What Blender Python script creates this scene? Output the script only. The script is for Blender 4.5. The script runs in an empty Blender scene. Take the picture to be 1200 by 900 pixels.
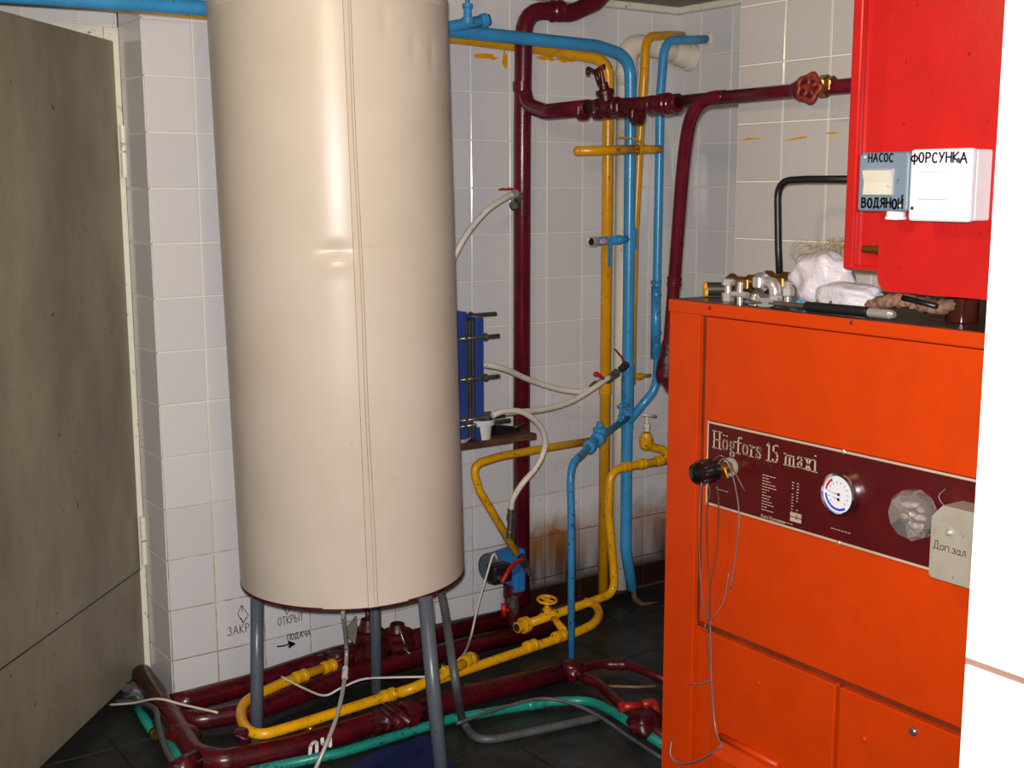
import bpy, bmesh, math, random
from mathutils import Vector, Matrix, Quaternion, noise
V = Vector
random.seed(7)
SC = bpy.context.scene
COL = SC.collection
# ------------------------------------------------------------------ camera, world, lights, exposure
CAM = V((-1.1175, -3.3712, 1.498)); FPX = 1434.8
YAW, PITCH, ROLL = .6076, .1599, -.0017
_f = V((math.sin(YAW)*math.cos(PITCH), math.cos(YAW)*math.cos(PITCH), -math.sin(PITCH)))
_r0 = V((math.cos(YAW), -math.sin(YAW), 0)); _u0 = _r0.cross(_f)
_r = _r0*math.cos(ROLL) + _u0*math.sin(ROLL); _u = -_r0*math.sin(ROLL) + _u0*math.cos(ROLL)
cd = bpy.data.cameras.new('camera'); cam = bpy.data.objects.new('camera', cd); COL.objects.link(cam)
cd.sensor_width = 36; cd.lens = FPX/1200*36; cd.clip_start = .02
cam.matrix_world = Matrix(((_r.x, _u.x, -_f.x, CAM.x), (_r.y, _u.y, -_f.y, CAM.y), (_r.z, _u.z, -_f.z, CAM.z), (0, 0, 0, 1)))
SC.camera = cam
w = bpy.data.worlds.new('world'); SC.world = w; w.use_nodes = True
w.node_tree.nodes['Background'].inputs[0].default_value = (.95, .86, .78, 1)
w.node_tree.nodes['Background'].inputs[1].default_value = .19
# the camera's own flash, just above the lens
ld = bpy.data.lights.new('flash', 'SPOT'); ld.energy = 320; ld.spot_size = math.radians(78); ld.spot_blend = .75
ld.shadow_soft_size = .018; ld.color = (1, .965, .95)
fl = bpy.data.objects.new('flash', ld); COL.objects.link(fl)
fl.matrix_world = Matrix.Translation(_u*.045 - _r*.012 - V((0, 0, 0))) @ cam.matrix_world
# warm bulb on the ceiling, out of frame
ld = bpy.data.lights.new('ceiling_bulb', 'POINT'); ld.energy = 17; ld.shadow_soft_size = .06; ld.color = (1, .74, .42)
lo = bpy.data.objects.new('ceiling_bulb', ld); COL.objects.link(lo); lo.location = (-.35, -1.75, 2.0)
vs = SC.view_settings; vs.view_transform = 'Standard'; vs.look = 'None'; vs.gamma = 1; vs.use_curve_mapping = False
vs.exposure = 0.0

# ------------------------------------------------------------------ measuring: a picture point met with a known plane
def ray(px, py): return _f + _r*((px-600)/FPX) - _u*((py-450)/FPX)
def on(ax, val, px, py):
    d = ray(px, py); return CAM + d*((val-CAM[ax])/d[ax])
def X(px, py, x): return on(0, x, px, py)
def Y(px, py, y): return on(1, y, px, py)
def Z(px, py, z): return on(2, z, px, py)

# ------------------------------------------------------------------ materials
def lin(c): return tuple((v/255/12.92 if v/255 <= .04045 else ((v/255+.055)/1.055)**2.4) for v in c) + (1,)
class NT:
    def __init__(s, name):
        s.m = bpy.data.materials.new(name); s.m.use_nodes = True; s.t = s.m.node_tree
        s.b = s.t.nodes['Principled BSDF']
    def n(s, typ, **kw):
        x = s.t.nodes.new(typ)
        for k, v in kw.items(): setattr(x, k, v)
        return x
    def l(s, a, b): s.t.links.new(a, b)
    def pos(s): return s.n('ShaderNodeNewGeometry').outputs['Position']
    def noise(s, scale, detail=4, rough=.6, vec=None, stretch=None):
        x = s.n('ShaderNodeTexNoise'); x.inputs['Scale'].default_value = scale
        x.inputs['Detail'].default_value = detail; x.inputs['Roughness'].default_value = rough
        v = vec or s.pos()
        if stretch:
            mp = s.n('ShaderNodeMapping'); mp.inputs['Scale'].default_value = stretch; s.l(v, mp.inputs[0]); v = mp.outputs[0]
        s.l(v, x.inputs['Vector']); return x.outputs['Fac']
    def ramp(s, fac, a, b, ca=(0, 0, 0, 1), cb=(1, 1, 1, 1)):
        x = s.n('ShaderNodeValToRGB'); e = x.color_ramp.elements
        e[0].position = a; e[1].position = b; e[0].color = ca; e[1].color = cb; s.l(fac, x.inputs[0]); return x.outputs[0]
    def mix(s, fac, a, b):
        x = s.n('ShaderNodeMix', data_type='RGBA')
        for i, v in ((0, fac), (6, a), (7, b)):
            if isinstance(v, (int, float, tuple)): x.inputs[i].default_value = v
            else: s.l(v, x.inputs[i])
        return x.outputs[2]
    def math(s, op, a, b=0., clamp=False):
        x = s.n('ShaderNodeMath', operation=op, use_clamp=clamp)
        for i, v in ((0, a), (1, b)):
            if isinstance(v, (int, float)): x.inputs[i].default_value = v
            else: s.l(v, x.inputs[i])
        return x.outputs[0]
    def sep(s):
        x = s.n('ShaderNodeSeparateXYZ'); s.l(s.pos(), x.inputs[0]); return x.outputs
    def bump(s, h, strength=.2, dist=.002):
        x = s.n('ShaderNodeBump'); x.inputs['Strength'].default_value = strength; x.inputs['Distance'].default_value = dist
        s.l(h, x.inputs['Height']); s.l(x.outputs[0], s.b.inputs['Normal'])
    def col(s, c):
        if isinstance(c, tuple): s.b.inputs['Base Color'].default_value = c
        else: s.l(c, s.b.inputs['Base Color'])
    def rough(s, v):
        if isinstance(v, (int, float)): s.b.inputs['Roughness'].default_value = v
        else: s.l(v, s.b.inputs['Roughness'])
def paint(name, c, rough=.28, var=.12, dirt=0., dirtc=(30, 22, 18), metal=0., bump=.25, bscale=90, dscale=70, spec=.5):
    t = NT(name); c0 = lin(c); c1 = tuple(x*(1-var*2) for x in c0[:3]) + (1,)
    col = t.mix(t.ramp(t.noise(14, 3), .35, .7), c0, c1)
    if dirt > 0:
        d = t.ramp(t.noise(dscale, 5, .7), .66-dirt*.12, .69-dirt*.08)
        col = t.mix(d, col, lin(dirtc))
    t.col(col); t.rough(rough); t.b.inputs['Metallic'].default_value = metal; t.b.inputs['Specular IOR Level'].default_value = spec
    if bump: t.bump(t.noise(bscale, 3), bump, .0015)
    return t.m
M = {}
M['maroon'] = paint('maroon_paint', (98, 18, 36), .26, .2, .2, bump=.3)
M['maroon_old'] = paint('maroon_paint_dirty', (86, 14, 24), .38, .3, 1.0, (22, 14, 14), bump=.9, bscale=60)
M['maroon_floor'] = paint('maroon_paint_floor', (88, 14, 25), .27, .3, .8, (26, 16, 16), bump=.6, bscale=45)
M['blue'] = paint('blue_paint', (62, 150, 205), .27, .1, .15, (40, 60, 80))
M['blue_low'] = paint('blue_paint_worn', (58, 146, 202), .3, .15, .7, (50, 40, 36), bump=.5)
M['yellow'] = paint('yellow_paint', (225, 158, 14), .28, .1, .25, (90, 50, 15))
M['yellow_low'] = paint('yellow_paint_floor', (238, 172, 12), .3, .1, .55, (60, 40, 20), bump=.5)
M['teal'] = paint('teal_paint', (24, 140, 125), .35, .15, .7, (25, 35, 30))
M['grey_leg'] = paint('grey_paint', (84, 92, 102), .33, .08, .25, (50, 50, 55))
M['white_pipe'] = paint('white_pipe_paint', (222, 214, 196), .35, .05, .2, (120, 100, 70))
M['hose'] = paint('white_hose_plastic', (222, 214, 200), .4, .06, .35, (150, 135, 110))
M['orange'] = paint('orange_enamel', (197, 58, 1), .42, .05, .0, bump=.12, bscale=160, spec=.3)
M['orange_dark'] = paint('orange_groove', (120, 48, 20), .5, .2, .3)
M['red'] = paint('red_enamel', (188, 26, 24), .3, .06, .05, (120, 10, 14), bump=.2, bscale=60)
M['red_handle'] = paint('red_plastic', (190, 22, 26), .35, .1)
M['steel'] = paint('valve_steel', (150, 146, 138), .3, .2, .5, (60, 52, 44), metal=.8)
M['dark_steel'] = paint('dark_steel', (74, 68, 62), .45, .2, .6, (30, 26, 24), metal=.5)
M['chrome'] = paint('chrome', (232, 228, 226), .22, .03, 0, metal=.75, bump=0)
M['bezel'] = paint('polished_bezel', (205, 203, 202), .09, .02, 0, metal=1, bump=0)
M['brass'] = paint('brass', (170, 125, 60), .3, .2, .3, (70, 50, 20), metal=.85)
M['black'] = paint('black_plastic', (24, 24, 26), .4, .1, 0)
M['black_gloss'] = paint('black_bakelite', (16, 15, 15), .15, .1, 0, bump=0)
M['wood'] = paint('brown_board', (98, 62, 42), .6, .3, .6)
M['exblue'] = paint('blue_frame_paint', (40, 66, 138), .4, .1, .1)
M['plates'] = paint('plate_steel', (78, 76, 72), .5, .2, .3, metal=.4)
M['marker'] = paint('marker_ink', (16, 16, 24), .5, 0, 0, bump=0)
M['violet'] = paint('violet_ink', (40, 14, 60), .5, 0, 0, bump=0)
M['whitepaint'] = paint('white_mark_paint', (225, 225, 225), .5, .05, 0)
M['boxgrey'] = paint('switch_grey', (112, 130, 148), .35, .05, .1)
M['boxwhite'] = paint('switch_white', (232, 232, 234), .35, .03, 0)
M['boxcream'] = paint('rocker_cream', (205, 202, 186), .35, .05, .2, (150, 130, 100))
M['ctrlgrey'] = paint('grey_control_box', (160, 152, 138), .4, .08, .3, (90, 84, 74))
M['plate'] = paint('maroon_plate', (80, 12, 16), .33, .12, .1, bump=.05)
M['silverprint'] = paint('silver_print', (190, 172, 150), .5, .08, 0, bump=0)
M['dial'] = paint('dial_white', (222, 222, 230), .4, 0, 0, bump=0)
M['dialred'] = paint('dial_red', (190, 30, 50), .4, 0, 0, bump=0)
M['dialblue'] = paint('dial_blue', (40, 70, 180), .4, 0, 0, bump=0)
M['wire'] = paint('thin_copper_wire', (150, 100, 80), .35, .2, 0, metal=.5, bump=0)
M['wiregrey'] = paint('grey_wire', (140, 132, 140), .35, .2, 0, metal=.3, bump=0)
M['cable'] = paint('white_cable', (215, 205, 190), .4, .05, .1)
M['cablegrey'] = paint('grey_rubber', (86, 88, 88), .45, .2, .3)
M['flax'] = paint('flax_fibre', (176, 160, 120), .8, .2, 0)
M['rag'] = paint('brown_rag', (140, 104, 82), .8, .3, .3)
M['seambrown'] = paint('seam_brown', (150, 124, 98), .5, .1, .2)
M['mat'] = paint('blue_board', (24, 34, 84), .4, .2, .2)
M['lacquer'] = paint('white_lid', (205, 196, 180), .4, .05, 0)
M['pumpblue'] = paint('pump_blue', (40, 120, 190), .4, .1, .3)
M['tub'] = paint('tub_white', (212, 210, 202), .4, .05, .3, (120, 120, 110))
M['frame'] = paint('frame_white', (226, 222, 204), .35, .04, .5, (150, 140, 120), bump=.5, bscale=30, dscale=35)
M['plaster'] = paint('plaster', (150, 142, 128), .8, .1, .2, (130, 118, 100))
M['dark_top'] = paint('boiler_top_sheet', (92, 76, 68), .35, .3, .5, metal=.5)
M['jar'] = paint('brown_glass', (60, 22, 12), .1, .2, 0, bump=0)
def glass(name, c, rough=.05, trans=.9):
    t = NT(name); t.col(lin(c)); t.rough(rough); t.b.inputs['Transmission Weight'].default_value = trans; return t.m
M['crystal'] = glass('clear_knob', (235, 225, 220), .05, .88)
t = NT('plastic_film'); t.col(lin((225, 218, 226))); t.rough(.3); t.b.inputs['Transmission Weight'].default_value = .25
t.b.inputs['Subsurface Weight'].default_value = .2; t.bump(t.noise(26, 4, .6), .8, .012); M['bag'] = t.m

# glazed tiles: smoky rust stain low on the wall near the corner is on the tiles themselves
def tile_mat(name, c, c2, stains):
    t = NT(name)
    info = t.n('ShaderNodeObjectInfo').outputs['Random']
    col = t.mix(info, lin(c), lin(c2))
    speck = t.ramp(t.noise(110, 4, .75, stretch=(1, 1, .35)), .635, .69)
    p = t.sep()
    if stains:
        n = t.noise(7, 5, .65)
        # splashes of dirt, denser lower down and towards the corner
        low = t.math('MULTIPLY', t.math('SUBTRACT', 1.5, p[2]), .6, True)
        rt = t.math('MULTIPLY', t.math('SUBTRACT', p[0], .25), 1.3, True)
        speck = t.math('MULTIPLY', speck, t.math('MULTIPLY', low, rt))
        col = t.mix(t.math('MULTIPLY', speck, .75), col, lin((88, 66, 52)))
        # brown scorch behind the gas pipe
        h = t.math('ADD', t.math('MULTIPLY', n, .2), .27)
        a = t.math('MULTIPLY', t.math('SUBTRACT', h, p[2]), 11, True)
        bx = t.math('MULTIPLY', t.math('SUBTRACT', t.math('ADD', p[0], t.math('MULTIPLY', n, .12)), 1.24), 16, True)
        streak = t.ramp(t.noise(9, 3, .5, stretch=(1, 1, .12)), .38, .6)
        solid = t.math('MULTIPLY', t.math('SUBTRACT', .20, p[2]), 9, True)
        msk = t.math('MULTIPLY', t.math('MULTIPLY', a, bx), t.math('MAXIMUM', t.math('ADD', t.math('MULTIPLY', streak, .5), .5), solid), True)
        foot = t.math('MULTIPLY', t.math('MULTIPLY', t.math('SUBTRACT', .10, p[2]), 18, True), t.math('MULTIPLY', t.math('SUBTRACT', p[0], 1.15), 10, True))
        msk = t.math('MAXIMUM', msk, foot)
        col = t.mix(msk, col, t.mix(t.math('MULTIPLY', t.math('SUBTRACT', .27, p[2]), 7, True), lin((140, 92, 52)), lin((44, 26, 18))))
    else:
        col = t.mix(t.math('MULTIPLY', speck, .25), col, lin((130, 118, 100)))
    t.col(col); t.rough(.16); t.bump(t.noise(9, 2), .12, .004)
    t.b.inputs['Specular IOR Level'].default_value = .4
    return t.m
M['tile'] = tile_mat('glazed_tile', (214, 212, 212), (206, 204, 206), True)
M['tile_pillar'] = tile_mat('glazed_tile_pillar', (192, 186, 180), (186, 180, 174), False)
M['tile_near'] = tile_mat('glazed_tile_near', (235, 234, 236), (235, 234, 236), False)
def grout_mat():
    t = NT('tile_grout'); p = t.sep()
    d = t.math('MULTIPLY', t.math('SUBTRACT', .85, p[2]), 1.6, True)
    d = t.math('MULTIPLY', d, t.math('ADD', t.math('MULTIPLY', t.ramp(t.noise(22, 4), .35, .6), .6), .4), True)
    c = t.mix(d, lin((232, 226, 210)), lin((150, 112, 76)))
    low = t.math('MULTIPLY', t.math('MULTIPLY', t.math('SUBTRACT', .36, p[2]), 9, True), t.math('MULTIPLY', t.math('SUBTRACT', p[0], 1.0), 4, True))
    c = t.mix(low, c, lin((62, 42, 30)))
    t.col(c); t.rough(.8); return t.m
M['grout'] = grout_mat()
M['grout_near'] = paint('grout_near', (92, 66, 56), .8, .05)
def floor_mat():
    t = NT('floor_tile_dark'); n = t.noise(6, 6, .7); n2 = t.noise(45, 4, .6)
    c = t.mix(t.ramp(n, .35, .65), lin((44, 47, 46)), lin((22, 20, 18)))
    c = t.mix(t.ramp(n2, .6, .75), c, lin((56, 54, 50)))
    t.col(c); t.rough(t.ramp(n, .3, .7, (.25, .25, .25, 1), (.6, .6, .6, 1))); t.bump(n2, .5, .002); return t.m
M['floor'] = floor_mat()
def door_mat():
    t = NT('door_sheet_steel'); n = t.noise(3, 5, .6, stretch=(1, 1, .35)); n2 = t.noise(10, 5, .7, stretch=(1, 1, .45))
    c = t.mix(t.ramp(n, .35, .65), lin((150, 142, 122)), lin((122, 114, 98)))
    c = t.mix(t.math('MULTIPLY', t.ramp(n2, .4, .7), .3), c, lin((84, 78, 64)))
    sp = t.ramp(t.noise(38, 2, .5), .74, .76); c = t.mix(sp, c, lin((30, 26, 22)))
    t.col(c); t.rough(.42); t.b.inputs['Metallic'].default_value = .1; t.bump(n, .25, .01); return t.m
M['door'] = door_mat()
def tank_mat():
    t = NT('tank_jacket'); n = t.noise(4, 4, .5)
    c = t.mix(t.ramp(n, .35, .7), lin((197, 186, 172)), lin((190, 178, 162)))
    c = t.mix(t.ramp(t.noise(40, 2, .5), .77, .8), c, lin((190, 160, 120)))
    t.col(c); t.rough(.33); t.bump(t.noise(5, 2), .1, .01); t.b.inputs['Specular IOR Level'].default_value = .3
    return t.m
M['tank'] = tank_mat()
def braid_mat():
    t = NT('steel_braid'); wv = t.n('ShaderNodeTexWave', bands_direction='DIAGONAL'); wv.inputs['Scale'].default_value = 120
    t.l(t.pos(), wv.inputs[0]); t.col(t.mix(wv.outputs['Fac'], lin((84, 76, 74)), lin((235, 228, 226)))); t.rough(.35)
    t.b.inputs['Metallic'].default_value = .3; return t.m
M['braid'] = braid_mat()

# ------------------------------------------------------------------ mesh building
def frame_of(d):
    d = d.normalized(); a = V((0, 0, 1)) if abs(d.z) < .9 else V((1, 0, 0))
    u = a.cross(d).normalized(); return u, d.cross(u), d
def fillet(pts, rad, n=6):
    out = [pts[0]]
    for i in range(1, len(pts)-1):
        p, a, b = pts[i], pts[i-1], pts[i+1]
        da, db = (a-p), (b-p); la, lb = da.length, db.length
        if la < 1e-6 or lb < 1e-6: continue
        da /= la; db /= lb; ang = da.angle(db, math.pi)
        if ang > math.pi-.03: out.append(p); continue
        r = rad[i] if isinstance(rad, (list, tuple)) else rad
        t = min(r/math.tan(ang/2), la*.49, lb*.49); A, B = p+da*t, p+db*t
        for k in range(n+1):
            s = k/n; out.append(A*(1-s)**2 + p*2*s*(1-s) + B*s*s)
    out.append(pts[-1]); return out
def spline(pts, n=8):
    P = [pts[0]*2-pts[1]] + list(pts) + [pts[-1]*2-pts[-2]]; out = []
    for i in range(1, len(P)-2):
        a, b, c, d = P[i-1:i+3]
        for k in range(n):
            t = k/n; out.append(.5*((2*b)+(c-a)*t+(2*a-5*b+4*c-d)*t*t+(3*b-a-3*c+d)*t**3))
    out.append(pts[-1]); return out
class MB:
    def __init__(s): s.bm = bmesh.new()
    def tube(s, pts, r, seg=14, cap=True, flat=False):
        bm = s.bm; pts = [V(p) for p in pts]
        q = [pts[0]]
        for p in pts[1:]:
            if (p-q[-1]).length > 1e-5: q.append(p)
        pts = q; n = len(pts); rings = []; u = None
        for i, p in enumerate(pts):
            d = (pts[min(i+1, n-1)]-pts[max(i-1, 0)]).normalized()
            if u is None: u = frame_of(d)[0]
            else: u = (u-d*u.dot(d)).normalized()
            v = d.cross(u); rr = r[i*len(r)//n] if isinstance(r, (list, tuple)) else r
            rings.append([bm.verts.new(p+(u*math.cos(2*math.pi*k/seg)+v*math.sin(2*math.pi*k/seg))*rr) for k in range(seg)])
        for a, b in zip(rings, rings[1:]):
            for k in range(seg):
                f = bm.faces.new((a[k], a[(k+1) % seg], b[(k+1) % seg], b[k])); f.smooth = not flat
        if cap: bm.faces.new(rings[0][::-1]); bm.faces.new(rings[-1])
        return s
    def lathe(s, base, axis, prof, seg=20, flat=False, sharp=True, ref=None):
        """prof: list of (distance along the axis, radius); each span has its own rings so edges stay crisp"""
        bm = s.bm; u, v, d = frame_of(V(axis)); base = V(base)
        if ref is not None:
            u = (V(ref)-d*V(ref).dot(d)).normalized(); v = d.cross(u)
        def ring(t, r): return [bm.verts.new(base+d*t+(u*math.cos(2*math.pi*(k+.5)/seg)+v*math.sin(2*math.pi*(k+.5)/seg))*r) for k in range(seg)]
        last = None
        for (t0, r0), (t1, r1) in zip(prof, prof[1:]):
            a = ring(t0, max(r0, 1e-4)) if (sharp or last is None) else last
            b = ring(t1, max(r1, 1e-4)); last = b
            for k in range(seg):
                f = bm.faces.new((a[k], a[(k+1) % seg], b[(k+1) % seg], b[k])); f.smooth = not flat
        if prof[0][1] > 1e-3: bm.faces.new(ring(*prof[0])[::-1])
        if prof[-1][1] > 1e-3: bm.faces.new(ring(*prof[-1]))
        return s
    def box(s, c, size, bev=0., rot=None, seg=2):
        """c centre, size full size, rot 3x3 matrix"""
        bm = bmesh.new(); bmesh.ops.create_cube(bm, size=1)
        for v in bm.verts: v.co = V((v.co.x*size[0], v.co.y*size[1], v.co.z*size[2]))
        if bev > 0:
            bmesh.ops.bevel(bm, geom=bm.edges[:], offset=bev, segments=seg, affect='EDGES', profile=.5)
        for v in bm.verts: v.co = (rot @ v.co if rot else v.co) + V(c)
        return s.merge(bm)
    def merge(s, bm):
        mp = {v: s.bm.verts.new(v.co) for v in bm.verts}
        for f in bm.faces:
            g = s.bm.faces.new([mp[v] for v in f.verts]); g.smooth = f.smooth
        bm.free(); return s
    def prism(s, pts, h, smooth=False):
        """polygon pts (3d) pushed by vector h"""
        bm = s.bm; h = V(h); a = [bm.verts.new(V(p)) for p in pts]; b = [bm.verts.new(V(p)+h) for p in pts]; n = len(a)
        bm.faces.new(a[::-1]); bm.faces.new(b)
        for k in range(n):
            f = bm.faces.new((a[k], a[(k+1) % n], b[(k+1) % n], b[k])); f.smooth = smooth
        return s
    def torus(s, c, axis, R, r, seg=28, ts=8, wob=None):
        u, v, d = frame_of(V(axis)); bm = s.bm; rings = []
        for i in range(seg):
            a = 2*math.pi*i/seg; RR = R*(1+(wob[1]*math.cos(wob[0]*a) if wob else 0)); e = u*math.cos(a)+v*math.sin(a)
            rings.append([bm.verts.new(V(c)+e*(RR+r*math.cos(2*math.pi*k/ts))+d*(r*math.sin(2*math.pi*k/ts))) for k in range(ts)])
        for i in range(seg):
            a, b = rings[i], rings[(i+1) % seg]
            for k in range(ts):
                f = bm.faces.new((a[k], b[k], b[(k+1) % ts], a[(k+1) % ts])); f.smooth = True
        return s
    def blob(s, c, size, amp=.25, sc=2., sub=3, seed=0, floor=None):
        bm = bmesh.new(); bmesh.ops.create_icosphere(bm, subdivisions=sub, radius=1)
        for v in bm.verts:
            n = v.co.normalized(); k = 1+amp*noise.noise(n*sc+V((seed, seed*2.3, 1)))*2
            v.co = V((n.x*size[0]*k, n.y*size[1]*k, n.z*size[2]*k)) + V(c)
            if floor is not None and v.co.z < floor: v.co.z = floor+(v.co.z-floor)*.02
        for f in bm.faces: f.smooth = True
        return s.merge(bm)
    def build(s, name, mat, parent=None, kind=None, origin=None):
        me = bpy.data.meshes.new(name)
        bmesh.ops.recalc_face_normals(s.bm, faces=s.bm.faces[:])
        root = parent
        while root is not None and root.parent is not None: root = root.parent
        if root is not None: off = root.location.copy()
        elif origin is not None: off = V(origin)
        else:
            s.bm.verts.ensure_lookup_table(); n = len(s.bm.verts)
            xs = [v.co for v in s.bm.verts]
            off = V((sum(p.x for p in xs)/n, sum(p.y for p in xs)/n, min(p.z for p in xs)))
        for v in s.bm.verts: v.co -= off
        s.bm.to_mesh(me); s.bm.free(); me.materials.append(M[mat] if isinstance(mat, str) else mat)
        o = bpy.data.objects.new(name, me); COL.objects.link(o)
        if parent is not None: o.parent = parent
        else: o.location = off
        if kind: o['kind'] = kind
        return o
def thing(name, loc, label, cat, group=None):
    o = bpy.data.objects.new(name, None); COL.objects.link(o); o.empty_display_size = .05
    o.location = V(loc); o['label'] = label; o['category'] = cat
    if group: o['group'] = group
    return o
def tag(o, label, cat, group=None):
    o['label'] = label; o['category'] = cat
    if group: o['group'] = group
    return o

# ------------------------------------------------------------------ walls, floor, ceiling
PT = .152; Z0 = 1.798      # tile pitch and the height of a joint
_tiles = {}
def tile_mesh(wd, ht, mat, th=.0035):
    k = (round(wd, 3), round(ht, 3), mat, th)
    if k in _tiles: return _tiles[k]
    a, b = wd/2, ht/2; e = .0022
    vs_ = []
    for (x, y, z) in ((a, b, 0), (a, b, th*.6), (a-e, b-e, th)):
        vs_ += [(-x, -y, z), (x, -y, z), (x, y, z), (-x, y, z)]
    fs = [(8, 9, 10, 11)]
    for L in (0, 4):
        for i in range(4): fs.append((L+i, L+(i+1) % 4, L+4+(i+1) % 4, L+4+i))
    me = bpy.data.meshes.new('tile'); me.from_pydata(vs_, [], fs); me.materials.append(M[mat]); _tiles[k] = me; return me
def put_tiles(parent, us, vs_, to3, normal, udir, mat, gap=.0034, th=.0035, skip=None, jit=.003, name='tile'):
    """us, vs_: joint coordinates along the surface; to3(u, v) gives the point on the wall face"""
    n = V(normal); u = V(udir); v = n.cross(u)
    R = Matrix((u, v, n)).transposed()
    for a, b in zip(us, us[1:]):
        for c, d in zip(vs_, vs_[1:]):
            if skip and skip((a+b)/2, (c+d)/2): continue
            me = tile_mesh(abs(b-a)-gap, abs(d-c)-gap, mat, th)
            o = bpy.data.objects.new(name, me); COL.objects.link(o); o.parent = parent
            J = Matrix.Rotation(random.uniform(-jit, jit), 3, 'X') @ Matrix.Rotation(random.uniform(-jit, jit), 3, 'Y')
            o.matrix_local = Matrix.Translation(to3((a+b)/2, (c+d)/2)-parent.location) @ (R @ J).to_4x4()
CEIL = 2.122
zrow = [Z0+PT*2] + [Z0-PT*k for k in range(-1, 12)]
zrow = sorted(zrow); zrow = [.01] + zrow      # lowest course is cut
mb = MB(); mb.box((1.0, .1, CEIL/2), (1.972, .2, CEIL)); wall = mb.build('wall_back', 'grout', kind='structure')
put_tiles(wall, [.0135+PT*k*(1.9385/(12.75*PT)) if False else .0135*(k == 0)+PT*k for k in range(13)] + [1.95], zrow,
          lambda a, b: V((a, 0, b)), (0, -1, 0), (1, 0, 0), 'tile')
# reveal of the doorway, set in the same wall (its left end)
put_tiles(wall, [-.195, 0-.003], zrow, lambda a, b: V((.014, -a, b)), (-1, 0, 0), (0, 1, 0), 'tile')
mb = MB(); mb.box((2.055, -.5, CEIL/2), (.21, 1.2, CEIL)); wr = mb.build('wall_right', 'grout', kind='structure')
put_tiles(wr, [-.934, -.782, -.630, -.430+.0, -.278, -.126, -.006], zrow, lambda a, b: V((1.95, a, b)), (-1, 0, 0), (0, -1, 0), 'tile')
mb = MB(); mb.box((1.75, -2.18, CEIL/2), (.888, 2.45, CEIL)); wp = mb.build('wall_pillar', 'grout', kind='structure')
zp = sorted([zz+.016 for zz in zrow if zz > 1.0]); zp[-1] = CEIL-.004
put_tiles(wp, [-1.1176-PT*k for k in range(7)][::-1] + [-.957], zp, lambda a, b: V((1.306, a, b)), (-1, 0, 0), (0, -1, 0), 'tile_pillar')
# doorway: infill over the frame
mb = MB(); mb.box((-.46, .32, (1.945+CEIL)/2), (.95, .2, CEIL-1.945)); wl = mb.build('wall_lintel', 'grout', kind='structure')
put_tiles(wl, [-.70, -.548, -.396, -.244, -.092, .011], [1.95, Z0+PT*2, CEIL-.006] if False else [1.95, Z0+PT*2], lambda a, b: V((a, .22, b)), (0, -1, 0), (1, 0, 0), 'tile')
mb = MB(); mb.box((-1.4, .1, CEIL/2), (.9, .2, CEIL)); wleft = mb.build('wall_left', 'grout', kind='structure')
put_tiles(wleft, [-.95-PT*k for k in range(5)][::-1], zrow, lambda a, b: V((a, 0, b)), (0, -1, 0), (1, 0, 0), 'tile')
mb = MB(); mb.box((.1, -1.1, CEIL+.05), (4.2, 3.9, .1)); mb.build('ceiling', 'plaster', kind='structure')
mb = MB(); mb.box((.965, -.02, CEIL-.012), (1.97, .04, .024), .006); mb.build('trim_1', 'frame', kind='structure')
mb = MB(); mb.box((1.935, -.49, CEIL-.012), (.04, .94, .024), .006); mb.build('trim_2', 'frame', kind='structure')
mb = MB(); mb.box((.1, -1.4, -.06), (4.2, 5.2, .11)); fl_ = mb.build('floor', 'dark_steel', kind='structure')
def floor_skip(a, b): return False
put_tiles(fl_, [-.82+.3*k for k in range(10)], [-2.0+.3*k for k in range(9)], lambda a, b: V((a, b, -.005)), (0, 0, 1), (1, 0, 0), 'floor', gap=.005, th=.005, jit=.001)
mb = MB(); mb.box((-.5, 1.25, CEIL/2), (2.8, .1, CEIL)); mb.build('wall_corridor', 'plaster', kind='structure')
# near tiled wall end on the right of the frame
mb = MB(); mb.box((-.20, -3.25, CEIL/2), (.29, .797, CEIL)); wn = mb.build('wall_near', 'grout_near', kind='structure')
put_tiles(wn, [-3.5, -3.204, -2.909, -2.850], [.0, .30, .752, 1.1495, 1.66, 2.11], lambda a, b: V((-.345, a, b)), (-1, 0, 0), (0, -1, 0), 'tile_near', gap=.006, jit=0)

# ------------------------------------------------------------------ door
hinge = V((-.006, .2, 0)); dd = V((-.6673, -.7688, 0)).normalized(); dn = V((.7688, -.6673, 0))
Rd = Matrix((dd, dn, V((0, 0, 1)))).transposed()
if Rd.determinant() < 0: Rd = Matrix((dd, dn, V((0, 0, -1)))).transposed()
door = thing('door_1', (0, 0, 0), 'd', 'd'); del door['label']; del door['category']; door['kind'] = 'structure'; door.location = hinge
H0, H1 = .048, 1.905
MB().box(hinge+dd*.45-dn*.022+V((0, 0, (H0+H1)/2)), (.90, .036, H1-H0), .002, Rd, 1).build('door_leaf', 'dark_steel', door)
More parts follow.
